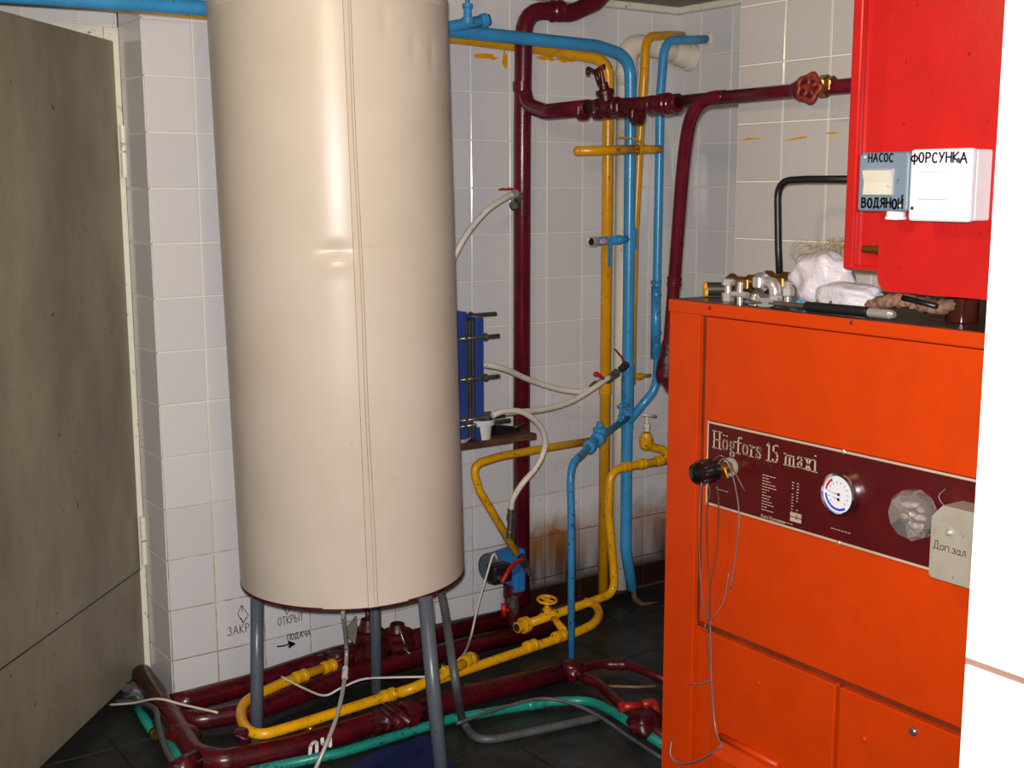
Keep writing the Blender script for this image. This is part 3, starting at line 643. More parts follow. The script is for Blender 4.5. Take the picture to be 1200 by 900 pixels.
# high-contrast serif letters for the maker's plate: (points, thick) strokes drawn with a wide flat pen
def serif(x0, x1, y): return [(x0, y), (x1, y)]
S = {
 'H': (.80, [[(.14, 0), (.14, 1)], [(.62, 0), (.62, 1)], [(.14, .5), (.62, .5)], serif(.02, .28, .02), serif(.02, .28, .98), serif(.5, .76, .02), serif(.5, .76, .98)]),
 'ö': (.58, [arcpts(.26, .33, .19, .31, 90, 450, 16), [(.12, .84), (.13, .86)], [(.38, .84), (.39, .86)]]),
 'o': (.58, [arcpts(.26, .33, .19, .31, 90, 450, 16)]),
 'g': (.56, [arcpts(.23, .42, .15, .22, 90, 450, 14), [(.36, .6), (.5, .64)], [(.12, .2), (.1, .1), (.2, .04), (.38, .0), (.42, -.12), (.34, -.24), (.18, -.26), (.08, -.18), (.1, -.04), (.2, .03)]]),
 'f': (.42, [[(.14, 0), (.14, .8), (.22, .96), (.34, .98), (.38, .9)], serif(.02, .36, .63), serif(.02, .28, .02)]),
 'r': (.46, [[(.13, 0), (.13, .64)], [(.13, .45), (.22, .6), (.34, .64), (.38, .56)], serif(.02, .26, .02), serif(.02, .14, .63)]),
 's': (.46, [[(.38, .5), (.34, .62), (.2, .65), (.09, .56), (.1, .42), (.22, .35), (.34, .27), (.38, .14), (.28, .02), (.14, 0), (.05, .14)], [(.38, .62), (.38, .48)], [(.05, .02), (.05, .18)]]),
 '1': (.40, [[(.2, 0), (.2, 1)], [(.05, .84), (.2, .98)], serif(.05, .36, .02)]),
 '5': (.56, [[(.4, .96), (.12, .96), (.1, .55), (.25, .6), (.4, .5), (.44, .3), (.38, .08), (.22, 0), (.08, .06), (.07, .16)], [(.12, .93), (.44, .93)]]),
 'm': (.92, [[(.13, 0), (.13, .64)], [(.43, 0), (.43, .5), (.38, .62), (.27, .62), (.13, .5)], [(.73, 0), (.73, .5), (.68, .62), (.57, .62), (.43, .5)], serif(.02, .25, .02), serif(.33, .54, .02), serif(.63, .84, .02), serif(.02, .14, .63)]),
 'a': (.56, [[(.08, .5), (.12, .62), (.28, .65), (.36, .56), (.36, .1), (.46, .02), (.52, .06)], [(.36, .4), (.14, .3), (.07, .16), (.14, .02), (.26, .04), (.36, .14)]]),
 'x': (.58, [[(.1, .62), (.42, .02)], [(.42, .62), (.08, .02)], serif(.01, .22, .63), serif(.32, .5, .63), serif(.01, .18, .02), serif(.3, .54, .02)]),
 'i': (.32, [[(.14, 0), (.14, .64)], [(.13, .86), (.15, .88)], serif(.02, .26, .02), serif(.02, .14, .63)]),
 ' ': (.3, []),
}
def hull2(p):
    p = sorted(set(p)); 
    def half(q):
        o = []
        for a in q:
            while len(o) > 1 and (o[-1][0]-o[-2][0])*(a[1]-o[-2][1])-(o[-1][1]-o[-2][1])*(a[0]-o[-2][0]) <= 0: o.pop()
            o.append(a)
        return o
    l, u = half(p), half(p[::-1]); return l[:-1]+u[:-1]
def pen(mb, strokes, O, ud, vd, h, nw, nh, off=(0, 0), sx=1., lift=.0004, round_=False):
    nd = ud.cross(vd).normalized()
    for st in strokes:
        for a, b in zip(st, st[1:]):
            pts = []
            for (x, y) in (a, b):
                if round_:
                    for k in range(8): pts.append((round(x*sx+nw*.5*math.cos(k*math.pi/4), 5), round(y+nh*.5*math.sin(k*math.pi/4), 5)))
                else:
                    for ex in (-.5, .5):
                        for ey in (-.5, .5): pts.append((round(x*sx+ex*nw, 5), round(y+ey*nh, 5)))
            hp = hull2(pts)
            if len(hp) < 3: continue
            vs_ = [mb.bm.verts.new(O+ud*((off[0]+x)*h)+vd*((off[1]+y)*h)+nd*lift) for x, y in hp]
            mb.bm.faces.new(vs_)
def write(text, O, ud, vd, h, parent, mat='marker', font=G, nw=.1, nh=.1, gap=.14, sx=1., wob=.04, round_=True, name='lettering', lift=.0004, label=None):
    ud, vd = V(ud).normalized(), V(vd).normalized(); mb = MB(); x = 0; rnd = random.Random(len(text)*7+3)
    for ch in text:
        wd, st = font[ch]
        pen(mb, st, V(O), ud, vd, h, nw, nh, (x, rnd.uniform(-wob, wob)), sx*(1+rnd.uniform(-wob, wob)), lift, round_)
        x += wd*sx+gap
    o = mb.build(name, mat, parent)
    if label: o['label'] = label
    return o
def curve_mark(strokes3, parent, mat, r, name='mark'):
    m = MB()
    for s in strokes3: m.tube(s, r, 6)
    return m.build(name, mat, parent)

# writing on the wall tiles (marker), each on its tile row
wz = -.0043
def wallwrite(text, px, py, h, sx, mat='marker', nw=.11, gap=.14, vd=(0, 0, 1)):
    return write(text, Y(px, py, wz), (1, 0, 0), vd, h, wall, mat, nw=nw, nh=nw, gap=gap, sx=sx, name='tile_lettering')
wallwrite('ЗАКРЫТ', 267, 745, .026, 1.0, nw=.09, gap=.22)
wallwrite('ОТКРЫТ', 326, 733, .025, .85, nw=.09, gap=.15)
wallwrite('ПОДАЧА', 337, 750.5, .019, 1.0, nw=.13, gap=.17)
def wallmark(pts, w_=.1, h=.03):
    mb = MB(); P0 = Y(pts[0][0][0], pts[0][0][1], wz)
    for s in pts:
        q = [Y(x, y, wz) for x, y in s]
        pen(mb, [[((p.x-P0.x)/h, (p.z-P0.z)/h) for p in q]], P0, V((1, 0, 0)), V((0, 0, 1)), h, w_, w_, round_=True)
    return mb.build('tile_mark', 'marker', wall)
wallmark([[(283, 709), (278.5, 720), (285, 730), (291, 721), (283, 709)], [(283, 709), (284, 717)], [(282, 724), (285.5, 730), (288, 724)]], .07)
wallmark([[(331, 708), (336, 720), (341, 711)], [(331, 713), (340, 711.5)], [(331, 708), (334, 704), (341, 711)]], .08)
wallmark([[(325, 757.5), (332, 757), (338, 755), (345, 754.5)], [(338, 751.5), (345.5, 754.5), (339, 759)], [(338, 753), (343, 755), (338, 757.5)]], .16)

a, b = Y(677, 177, -.178), Y(748, 175, -.19); ax = (b-a).normalized()
nv = (CAM-Y(722, 176, -.185)).normalized(); vv = (nv.cross(ax)).normalized()
if vv.z < 0: vv = -vv
nv = ax.cross(vv)
write('<11', Y(719, 176, -.185)+nv*.0162-vv*.006, ax, vv, .013, ys, 'marker', G, .15, .15, .2, .8, .08, name='pipe_lettering')
# yellow paint smears left on the tiles by the pipe painter
for (px, py, wd_, hh) in ((570, 66, .05, .012), (592, 70, .014, .03), (640, 68, .05, .01), (664, 70, .05, .01), (690, 71, .04, .008)):
    mb = MB(); c = Y(px, py, -.0043); n_ = 14; r_ = random.Random(px)
    pts = [c+V((wd_*math.cos(2*math.pi*k/n_)*r_.uniform(.6, 1.1), 0, hh*math.sin(2*math.pi*k/n_)*r_.uniform(.5, 1.2))) for k in range(n_)]
    mb.prism(pts, (0, .0005, 0)); mb.build('paint_smear', 'yellow', wall)
for (px, py, wd_) in ((880, 163, .04), (935, 162, .045), (975, 156, .02)):
    mb = MB(); c = X(px, py, 1.3018); n_ = 14; r_ = random.Random(px)
    pts = [c+V((0, wd_*math.cos(2*math.pi*k/n_)*r_.uniform(.7, 1.1), .003*math.sin(2*math.pi*k/n_)*r_.uniform(.4, 1.2)+.004*math.cos(2*math.pi*k/n_)*-1*(px == 935))) for k in range(n_)]
    mb.prism(pts, (.0004, 0, 0)); mb.build('paint_smear', 'yellow', wp)

# ------------------------------------------------------------------ tank on three legs
TB = V((.345, -.518, .475)); TR = .298; TH = 1.459
tank = thing('water_tank', TB, 'tall cream cylindrical water tank on grey legs', 'tank')
tilt = V((-.030*_r0.x, -.030*_r0.y, 1.49)).normalized()
Qt = V((0, 0, 1)).rotation_difference(tilt).to_matrix()
view = V((CAM.x-TB.x, CAM.y-TB.y, 0)).normalized(); side = V((0, 0, 1)).cross(view)   # side: to the camera's right
def tpt(ang, z, r=TR):  # ang 0 faces the camera, + to its right
    return TB+Qt @ ((view*math.cos(ang)+side*math.sin(ang))*r+V((0, 0, z)))
def dent(ang, z):
    d = 0
    # horizontal crease left of the seam
    a = (ang+.03)/.13; b = (z-.867)/.018
    d -= .006*math.exp(-a*a)*math.exp(-((b-.4)**2)) - .004*math.exp(-a*a)*math.exp(-((b+1.2)**2))
    a = (ang-.38)/.25; b = (z-.877)/.008; d -= .0016*math.exp(-a**4)*math.exp(-b*b)
    for aa, zz in ((.72, 1.342), (.95, 1.332), (.45, 1.402)):
        d -= .003*math.exp(-((ang-aa)/.035)**2)*math.exp(-((z-zz)/.03)**2)
    a = (ang-.1)/.3; d += .004*math.exp(-a*a)*math.exp(-((z)/.02)**2)
    return d
m = MB(); NA = 180; zs = [TH*k/100 for k in range(0, 58)] + [TH*(.58+k*.0033) for k in range(0, 16)] + [TH*(.635+k*.01) for k in range(0, 37)]
zs = [z for z in zs if z < TH] + [TH]
rows = []
for z in zs:
    rows.append([m.bm.verts.new(tpt(2*math.pi*k/NA, z, TR+dent(((2*math.pi*k/NA+math.pi) % (2*math.pi))-math.pi, z))) for k in range(NA)])
for a, b in zip(rows, rows[1:]):
    for k in range(NA): m.bm.faces.new((a[k], a[(k+1) % NA], b[(k+1) % NA], b[k])).smooth = True
m.build('jacket', 'tank', tank)
m = MB(); m.lathe(TB-Qt @ V((0, 0, .002)), tilt, [(0, .2), (.0, TR-.004), (.01, TR-.003)], 64); m.build('bottom_plate', 'dark_steel', tank)
m = MB(); m.lathe(TB+Qt @ V((0, 0, -.0035)), tilt, [(-.003, TR-.012), (0, TR+.001), (.006, TR+.001), (.0062, TR-.001)], 96); m.build('bottom_rim', 'maroon_old', tank)
m = MB(); m.lathe(TB+Qt @ V((0, 0, TH-.006)), tilt, [(0, TR+.001), (.02, TR+.0015), (.045, TR-.006), (.06, TR-.02), (.068, TR-.05), (.07, .05)], 96, sharp=False); m.build('top_lid', 'lacquer', tank)
# seam strip: lapped edge of the jacket
m = MB()
for (a0, a1, dr_) in ((.115, .165, .0022), (.165, .19, .0012)):
    n_ = 40; L0 = []; L1 = []
    for k in range(n_+1):
        z = TH*k/n_; w_ = .012*math.sin(k*.35)*.3-.03*(z/TH)*0
        tw = .03*max(0, (1-z/TH))*0
        L0.append(m.bm.verts.new(tpt(a0+w_*.3, z, TR+dr_+dent(a0, z)))); L1.append(m.bm.verts.new(tpt(a1-.02*(z/TH)+w_, z, TR+dr_*.6+dent(a1, z))))
    L2 = [m.bm.verts.new(tpt(a0, TH*k/n_, TR-.003)) for k in range(n_+1)]; L3 = [m.bm.verts.new(tpt(a1, TH*k/n_, TR-.003)) for k in range(n_+1)]
    for k in range(n_):
        m.bm.faces.new((L0[k], L1[k], L1[k+1], L0[k+1])); m.bm.faces.new((L2[k], L0[k], L0[k+1], L2[k+1])); m.bm.faces.new((L1[k], L3[k], L3[k+1], L1[k+1]))
m.build('seam_strip', 'tank', tank)
for a0, tw, wd_s in ((.112, 0, .0045), (.19, -.022, .0045), (.163, -.01, .003)):
    m = MB(); n_ = 48; A = []; B = []
    for k in range(n_+1):
        z = TH*k/n_; a_ = a0+tw*(z/TH)+(.0036*math.sin(k*.35*40/48) if tw else 0)
        A.append(m.bm.verts.new(tpt(a_, z, TR+.0032+dent(a_, z)))); B.append(m.bm.verts.new(tpt(a_+wd_s, z, TR+.0030+dent(a_, z))))
    for k in range(n_): m.bm.faces.new((A[k], B[k], B[k+1], A[k+1]))
    m.build('seam_line', 'seambrown', tank)
for (tp_, bt, r_) in (((301, 690), (301, 882), .0175), ((440, 705), (441, 812), .0165), ((497, 690), (519, 925), .0185)):
    B = Z(*bt, 0.0); dpt = (B-CAM).dot(_f); T_ = CAM+ray(*tp_)*dpt*1.0
    T_ = V((T_.x, T_.y, T_.z)); 
    # the top stays over the base except for the small lean seen in the photo
    k_ = (TB.z+.004-B.z)/(T_.z-B.z); T_ = B+(T_-B)*k_
    m = MB(); m.tube([B, T_], r_, 18); m.build('leg', 'grey_leg', tank)
m = MB(); m.lathe(TB+Qt @ ((view*.02+side*-.01)*1.0+V((0, 0, -.03))), tilt, [(0, .015), (.03, .02)], 12); m.build('drain_stub', 'dark_steel', tank)

# ------------------------------------------------------------------ hoses and cables by the tank
bh_ = [CAM+ray(401, 695)*3.2, CAM+ray(402, 720)*3.12, Z(406, 760, .25), Z(404, 795, .20), Z(396, 835, .16), Z(384, 868, .12), Z(368, 905, .06), Z(352, 940, .02)]
bhs = thing('braided_hose', Z(384, 868, .02), 'thin steel braided hose hanging from under the tank', 'hose')
MB().tube(spline(bh_, 6), .0056, 10).build('hose_run', 'braid', bhs)
q = bh_[3]; m = MB(); m.lathe(q, bh_[2]-q, [(0, .0085), (.035, .0085)], 12); m.build('white_clip', 'tub', bhs)
gh = thing('rubber_hose', Z(560, 865, .015), 'grey rubber hose dropping from the tank and looping on the floor', 'hose')
gp = [CAM+ray(516, 690)*3.35, CAM+ray(522, 720)*3.30, CAM+ray(534, 800)*3.15, Z(543, 845, .03), Z(565, 866, .013), Z(620, 858, .013), Z(703, 840, .013)]
MB().tube(spline(gp, 7), .0115, 12).build('hose_run', 'cablegrey', gh)
m = MB(); m.tube([gp[0], gp[0]+(gp[1]-gp[0])*.8], .009, 10); m.build('hose_neck', 'cablegrey', gh)
gc = thing('grey_cable', Z(640, 820, .03), 'thin grey cable following the teal pipe along the floor', 'cable')
MB().tube(spline([Z(535, 848, .05), Z(580, 832, .055), Z(630, 819, .058), Z(665, 823, .05), Z(700, 838, .04), Z(735, 862, .03), Z(775, 888, .03)], 6), .005, 8).build('cable_run', 'cablegrey', gc)
wc = thing('white_cable', Z(450, 795, .1), 'thin white cable snaking over the yellow floor pipe under the tank', 'cable')
MB().tube(spline([Z(330, 793, .105), Z(355, 806, .095), Z(380, 815, .10), Z(400, 806, .12), Z(425, 796, .13), Z(455, 794, .12), Z(500, 793, .115)], 7), .0034, 8).build('cable_run', 'cable', wc)
wc2 = thing('cream_cable', Z(190, 822, .09), 'cream cable crossing the pipes at the foot of the door', 'cable')
MB().tube(spline([Z(128, 826, .02), Z(155, 824, .05), Z(185, 819, .095), Z(215, 826, .09), Z(255, 835, .09)], 7), .0034, 8).build('cable_run', 'cable', wc2)

# ------------------------------------------------------------------ floor pipes
HZ = .055
fa = thing('floor_heating_pipe', Z(300, 790, HZ), 'maroon pipe lying along the foot of the tiled wall', 'pipe')
MB().tube(fillet([Z(203, 822, HZ)+V((-.01, -.02, 0)), Z(222, 821, HZ), Z(290, 803, HZ), V((.50, -.075, HZ)), V((1.25, -.105, HZ))], .1), .031, 18).build('pipe_run', 'maroon_floor', fa)
fb = thing('floor_return_pipe', Z(300, 828, HZ-.01), 'maroon pipe on the floor next to the wall one, behind the yellow loop', 'pipe')
MB().tube(fillet([Z(205, 845, HZ-.01), Z(240, 843, HZ-.01), Z(300, 832, HZ-.01), V((.52, -.205, HZ-.01)), V((1.22, -.235, HZ-.01))], .1), .029, 18).build('pipe_run', 'maroon_floor', fb)
fc = thing('floor_main_pipe', Z(230, 880, HZ), 'thick maroon pipe turning at the doorway and running across under the tank', 'pipe')
MB().tube(fillet([Z(166, 790, HZ), Z(196, 832, HZ), Z(229, 886, HZ), Z(262, 892, HZ-.01), Z(340, 876, HZ-.015), Z(420, 852, HZ-.02), Z(560, 812, .035), Z(671, 785, .032)], [0, .1, .09, .05, .1, .1, .1, 0], 8), .031, 18).build('pipe_run', 'maroon_floor', fc)
MB().blob(Z(214, 862, HZ), (.045, .065, .031), .05, 1.5, 3, 4).build('weld_joint', 'maroon_floor', fc)
MB().tube(fillet([Z(229, 890, HZ), Z(205, 905, HZ)], .1), .028, 16).build('side_stub', 'maroon_floor', fc)
for (px, py, s_) in ((455, 842, .05), (480, 834, .045)): MB().blob(Z(px, py, .05), (s_, s_*.8, s_*.7), .35, 3.5, 3, px).build('painted_joint', 'maroon_old', fc)
m = MB(); m.tube([Z(450, 830, .1), Z(470, 850, .09)], .012, 8); m.tube([Z(452, 826, .11), Z(482, 848, .09)], .011, 8); nut(m, Z(478, 838, .055), Z(480, 834, .05)-Z(455, 842, .05), .042, .03, 8); m.build('clamp', 'maroon_old', fc)
MB().blob(Z(671, 786, .04), (.035, .035, .034), .2, 2, 3, 9).build('weld_joint', 'maroon_floor', fc)
# white painted mark on the pipe
wm = MB()
u_ = (Z(420, 852, .04)-Z(340, 876, .04)).normalized(); O_ = Z(362, 882, .064)
pen(wm, [[(0, 0), (.05, .7), (.25, .95), (.4, .75), (.38, 0)], [(.7, 1), (.72, .5), (.95, .4)], [(1.15, 1.1), (1.15, .1)]], O_, u_, V((0, 0, 1)), .030, .34, .26, round_=True, lift=.006, sx=1.7)
wm.build('white_mark', 'whitepaint', fc)
# branches right of the blue drop
fd = thing('floor_loop_pipe', Z(737, 782, .03), 'thin maroon pipe arching on the floor towards the boiler', 'pipe')
MB().tube(fillet([Z(671, 787, .035), Z(700, 778, .03), Z(735, 778, .03), Z(790, 801, .03)], .12, 8), .0135, 14).build('pipe_run', 'maroon_floor', fd)
m = MB(); collar(m, Z(722, 778.5, .03), Z(735, 779, .03)-Z(700, 779, .03), .018, .06); m.build('coupling', 'maroon_floor', fd)
fe = thing('floor_drain_pipe', Z(720, 815, .03), 'maroon pipe slanting along the floor with a red tap near the boiler', 'pipe')
MB().tube(fillet([Z(673, 789, .035), Z(700, 800, .03), Z(735, 832, .03), Z(790, 872, .03)], .1, 6), .016, 14).build('pipe_run', 'maroon_floor', fe)
rt = MB(); rt.tube([Z(726, 829, .06), Z(752, 826, .06)], .011, 12); rt.tube(fillet([Z(752, 826, .06), Z(768, 822, .06), Z(768, 836, .05)], .02), .012, 12); nut(rt, Z(728, 829, .06), Z(752, 826, .06)-Z(726, 829, .06), .015, .015); rt.build('red_tap', paint('red_tap_paint', (170, 32, 24), .4, .2, .4), fe)
MB().blob(Z(757, 848, .04), (.055, .045, .035), .22, 2.2, 3, 21).build('painted_flange', 'maroon_old', fe)
gr = thing('abandoned_pipe', Z(590, 803, .03), 'short rusty grey pipe end lying beside the maroon pipe', 'pipe')
MB().tube(spline([Z(546, 806, .03), Z(575, 803, .03), Z(610, 795, .03), Z(645, 790, .03)]), .0125, 12).build('pipe_run', 'cablegrey', gr)
m = MB(); d_ = Z(546, 806, .03)-Z(560, 805, .03); m.lathe(Z(546, 806, .03), d_, [(0, .0135), (.006, .01)], 12); m.build('end_plug', 'steel', gr)
gr2 = thing('rusty_rod', Z(735, 804, .015), 'short pale rod lying on the floor beneath the maroon loop', 'rod')
MB().tube([Z(713, 804, .012), Z(745, 805, .012), Z(768, 804, .012)], .004, 8).build('rod', 'rag', gr2)
# pale green pipe
tl = thing('floor_drain_line', Z(400, 882, .02), 'teal green pipe along the floor in front of the maroon one', 'pipe')
MB().tube(fillet([Z(290, 905, .02), Z(400, 882, .02), Z(530, 842, .02), Z(640, 823, .02), Z(690, 820, .02), Z(720, 835, .02), Z(800, 888, .02)], .1, 7), .0135, 14).build('pipe_run', 'teal', tl)
m = MB(); collar(m, Z(628, 825, .02), Z(640, 823, .02)-Z(530, 842, .02), .016, .05); m.build('coupling', 'teal', tl)
tl2 = thing('threshold_pipe', Z(190, 860, .02), 'teal green pipe passing beside the open door towards the viewer', 'pipe')
MB().tube(fillet([Z(155, 820, .02), Z(180, 858, .02)], .1), .0135, 14).build('pipe_run', 'teal', tl2)
MB().tube(fillet([Z(184, 846, .05), Z(225, 915, .04)], .1), .014, 14).build('pipe_run', 'teal', tl2)
m = MB(); m.tube([Z(180, 858, .02), Z(183, 861, .02)], .015, 12); m.build('open_end', 'brass', tl2)
cc = thing('door_foot_cable', Z(170, 826, .03), 'thick grey cable bending beside the teal pipe at the door foot', 'cable')
MB().tube(spline([Z(136, 822, .02), Z(165, 824, .05), Z(182, 832, .09), Z(186, 850, .09), Z(195, 880, .07), Z(212, 905, .07)], 6), .008, 10).build('cable_run', 'cablegrey', cc)
# lump of rag and paint at the door foot
rg = MB(); rg.blob(Z(162, 812, .02), (.05, .04, .035), .4, 2.5, 3, 33, floor=.001); tag(rg.build('cement_lump', 'cablegrey'), 'grey lump of cement around the pipe at the door foot', 'cement')
# painted gate valves on the wall pipes, behind the hose
def old_valve(px, py, zb, h, label, seed, ydir):
    c = Y(px, py, -.16); c.z = zb; t_ = thing('gate_valve', c, label, 'valve')
    m = MB(); m.lathe(c, (0, 0, 1), [(0, .04), (.02, .045), (.022, .055), (.04, .055), (.042, .036), (h*.5, .04), (h*.52, .05), (h*.64, .05), (h*.66, .03), (h*.9, .022)], 14); m.build('valve_body', 'maroon_old', t_)
    m = MB(); m.lathe(c+V((-.06, 0, .015)), (1, 0, 0), [(0, .04), (.016, .04), (.018, .028), (.1, .028), (.102, .04), (.12, .04)], 14); m.build('flange', 'maroon_old', t_)
    for k in range(4):
        a = k*1.57+.6; m = MB(); nut(m, c+V((.045*math.cos(a), .045*math.sin(a), .045)), (0, 0, 1), .009, .012); m.build('flange_bolt', 'maroon_old', t_)
    return t_, c
t_, c = old_valve(432, 765, .06, .14, 'maroon caked gate valve with a broken wheel behind the braided hose', 3, 1)
m = MB(); m.tube([c+V((0, 0, .1)), c+V((0, 0, .17))], .009, 8); m.torus(c+V((.0, 0, .165)), (0.3, 0, 1), .034, .008, 20, 6, (3, .2)); m.build('handwheel', 'maroon_old', t_)
m = MB(); m.prism([Y(405, 738, -.2), Y(418, 722, -.2), Y(419, 735, -.2), Y(416, 755, -.2), Y(409, 748, -.2)], (0, .006, 0)); m.build('grey_tag', paint('mortar_grey', (120, 120, 104), .8), t_)
t2, c = old_valve(466, 757, .06, .10, 'maroon caked gate valve between the middle and right tank legs', 5, 1)
m = MB(); m.tube([c+V((-.02, -.04, .10)), c+V((.0, -.05, .03)), c+V((.01, -.06, -.02))], .004, 6); m.tube([c+V((-.01, -.05, .03)), c+V((.03, -.08, -.02))], .0035, 6); m.build('lever_stalks', 'steel', t2)
t3, c = old_valve(395, 763, .05, .06, 'small maroon painted flange stub at the wall left of the gate valve', 7, 1)
t4 = thing('drain_cock', Z(287, 858, .05), 'small maroon drain cock by the left tank leg', 'valve')
c = Z(285, 873, .05); m = MB(); m.lathe(c-V((0, 0, .05)), (0, 0, 1), [(0, .02), (.03, .022), (.04, .012), (.07, .014), (.09, .02), (.095, .01)], 10); m.build('valve_body', 'maroon_old', t4)
m = MB(); m.torus(c+V((0, 0, .03)), (.3, -.3, 1), .02, .006, 16, 6, (4, .15)); m.build('handwheel', 'maroon_old', t4)
m = MB(); m.blob(Z(363, 857, .03), (.022, .022, .03), .1, 2, 2, 3); tag(m.build('pipe_cap', 'brass'), 'round rusty pipe cap on the floor beside the yellow pipe', 'cap')
# blue board on the floor
m = MB(); m.prism([Z(372, 925, .002), Z(440, 886, .002), Z(500, 866, .002), Z(555, 925, .002)], (0, 0, .012)); tag(m.build('floor_board', 'mat'), 'dark blue board lying on the floor at the bottom edge', 'board')

# ------------------------------------------------------------------ circulation pump on the riser
pm = thing('circulation_pump', V((1.11, -.16, .2)), 'small blue circulation pump with black terminal box by the maroon riser', 'pump')
c = Y(590, 663, -.16)
m = MB(); m.lathe(Y(600, 657, -.14), V((-.9, -.25, .0)), [(0, .045), (.02, .05), (.10, .05)], 24); m.build('motor_housing', 'pumpblue', pm)
m = MB(); q = Y(600, 657, -.14)+V((-.9, -.25, 0)).normalized()*.1; m.lathe(q, V((-.9, -.25, 0)), [(0, .052), (.012, .052), (.016, .046), (.017, .01)], 24); m.build('end_cap', 'grey_leg', pm)
m = MB(); m.box(Y(585, 671, -.225), (.075, .05, .062), .01); bb = m.build('terminal_box', 'black', pm)
m = MB(); m.lathe(Y(585, 677, -.25), (0, -1, 0), [(0, .009), (.004, .008)], 12); m.build('speed_knob', 'steel', bb)
m = MB(); m.box(Y(603, 667, -.15), (.05, .07, .15), .012); m.lathe(V((Y(602, 690, -.15).x, -.14, Y(602, 690, -.15).z-.03)), (0, 0, 1), [(0, .022), (.03, .03)], 14); m.build('pump_body', 'pumpblue', pm)
m = MB(); qx = Y(601, 690, -.15).x; m.lathe(V((qx, -.15, .05)), (0, 0, 1), [(0, .02), (.03, .022), (.034, .028), (.09, .028), (.1, .033), (.14, .033)], 14); m.build('inlet_pipe', 'maroon_old', pm)
m = MB(); m.lathe(Y(600, 700, -.2), V((.15, -.1, -1)), [(0, .012), (.004, .018), (.03, .018), (.06, .008)], 12); m.build('drain_cock', 'steel', pm)
m = MB(); m.tube([Y(590, 708, -.2), Y(591, 722, -.2)], .009, 8); m.tube([Y(590, 714, -.2), Y(598, 716, -.2)], .006, 8); m.build('cock_lever', 'red_handle', pm)
pc = thing('pump_cable', Z(545, 772, .08), 'white cable drooping from the pump to the floor', 'cable')
MB().tube(spline([Y(583, 655, -.25), Y(578, 650, -.26), Y(570, 675, -.26), Y(560, 710, -.26), Y(552, 745, -.27), Z(545, 764, .11), Z(536, 775, .11)], 7), .0036, 8).build('cable_run', 'cable', pc)

# ------------------------------------------------------------------ shelf, heat exchanger, hoses
SZ = .728
sf = thing('wall_shelf', (.97, -.2, SZ-.02), 'narrow brown board shelf in front of the maroon riser', 'shelf')
m = MB(); m.prism([V((.76, -.30, SZ-.018)), V((1.112, -.30, SZ-.018)), V((1.10, -.115, SZ-.018)), V((.76, -.115, SZ-.018))], (0, 0, .018)); m.build('board', 'wood', sf)
m = MB(); m.box((.94, -.06, SZ-.03), (.03, .11, .008)); m.box((1.0, -.109, SZ-.022), (.2, .01, .02)); m.build('bracket', 'dark_steel', sf)
ex0, ex1, ex2, ex3 = [Y(p, 440, -.29).x for p in (530, 547, 558, 567)]
ex = thing('plate_heat_exchanger', (.91, -.2, SZ), 'plate heat exchanger with blue frame plates and protruding rods on the shelf', 'heat exchanger')
m = MB(); m.box(((ex0+ex1)/2, -.21, SZ+.20), (ex1-ex0, .16, .40), .002); m.build('frame_plate', 'exblue', ex)
m = MB(); m.box(((ex2+ex3)/2, -.21, SZ+.19), (ex3-ex2, .16, .38), .002); m.build('frame_plate', 'exblue', ex)
for k in range(6):
    m = MB(); m.box((ex1+.003+k*.0058, -.21, SZ+.19), (.0035, .146-.006*(k % 2), .36), .001, seg=1); m.build('plate', 'plates', ex)
m = MB(); m.box(((ex1+ex2)/2, -.21, SZ+.385), (ex2-ex1+.02, .03, .012), .001); m.build('top_bar', 'exblue', ex)
for (zz, y_, L_) in ((.378, -.21, .10), (.32, -.292, .055), (.195, -.292, .055), (.07, -.292, .075), (.05, -.285, .10)):
    m = MB(); m.tube([V((.83, y_, SZ+zz)), V((ex3+L_, y_, SZ+zz))], .0062, 10); rb = m.build('tie_rod', 'steel', ex)
    m = MB(); nut(m, V((ex3+.006, y_, SZ+zz)), (1, 0, 0), .0115, .011); m.build('rod_nut', 'steel', rb); m = MB(); nut(m, V((ex1-.006, y_, SZ+zz)), (1, 0, 0), .0115, .011); m.build('rod_nut', 'steel', rb)
def hose(name, pts, label, r=.0095, ends=()):
    t_ = thing(name, pts[len(pts)//2], label, 'hose')
    MB().tube(spline(pts, 7), r, 14).build('hose_run', 'hose', t_)
    return t_
h1 = hose('water_hose', [Y(604, 226, -.16), Y(592, 232, -.18), Y(570, 247, -.2), Y(548, 273, -.2), Y(532, 302, -.19), Y(515, 345, -.17), V((.80, -.15, 1.13))], 'white hose curving from the riser valve down behind the tank')
m = MB(); q = Y(603, 227, -.165); m.lathe(q, Y(592, 232, -.18)-q, [(-.008, .012), (0, .0125), (.022, .0125)], 14); m.build('ferrule', 'chrome', h1)
h2 = hose('water_hose', [V((ex3, -.24, .962)), Y(590, 432, -.24), Y(620, 445, -.2), Y(655, 456, -.19), Y(680, 459, -.2), Y(690, 455, -.2)], 'white hose sagging from the heat exchanger, the upper one')
h3 = hose('water_hose', [V((ex3+.045, -.26, .80)), Y(600, 483, -.27), Y(635, 480, -.24), Y(668, 471, -.22), Y(695, 455, -.22), Y(714, 442, -.21)], 'white hose from the exchanger foot rising right to the steel valve')
m = MB(); m.lathe(V((ex3, -.26, .80)), V((1, 0, 0)), [(0, .012), (.02, .012), (.022, .009), (.045, .009)], 12); m.build('ferrule', 'steel', h3)
h4 = hose('water_hose', [Y(577, 487, -.31), Y(590, 482, -.31), Y(612, 483, -.3), Y(632, 498, -.29), Y(639, 520, -.27), Y(630, 545, -.26), Y(612, 567, -.25), Y(601, 585, -.23), Y(599, 598, -.22)], 'white hose looping off the shelf down to the pump fitting')
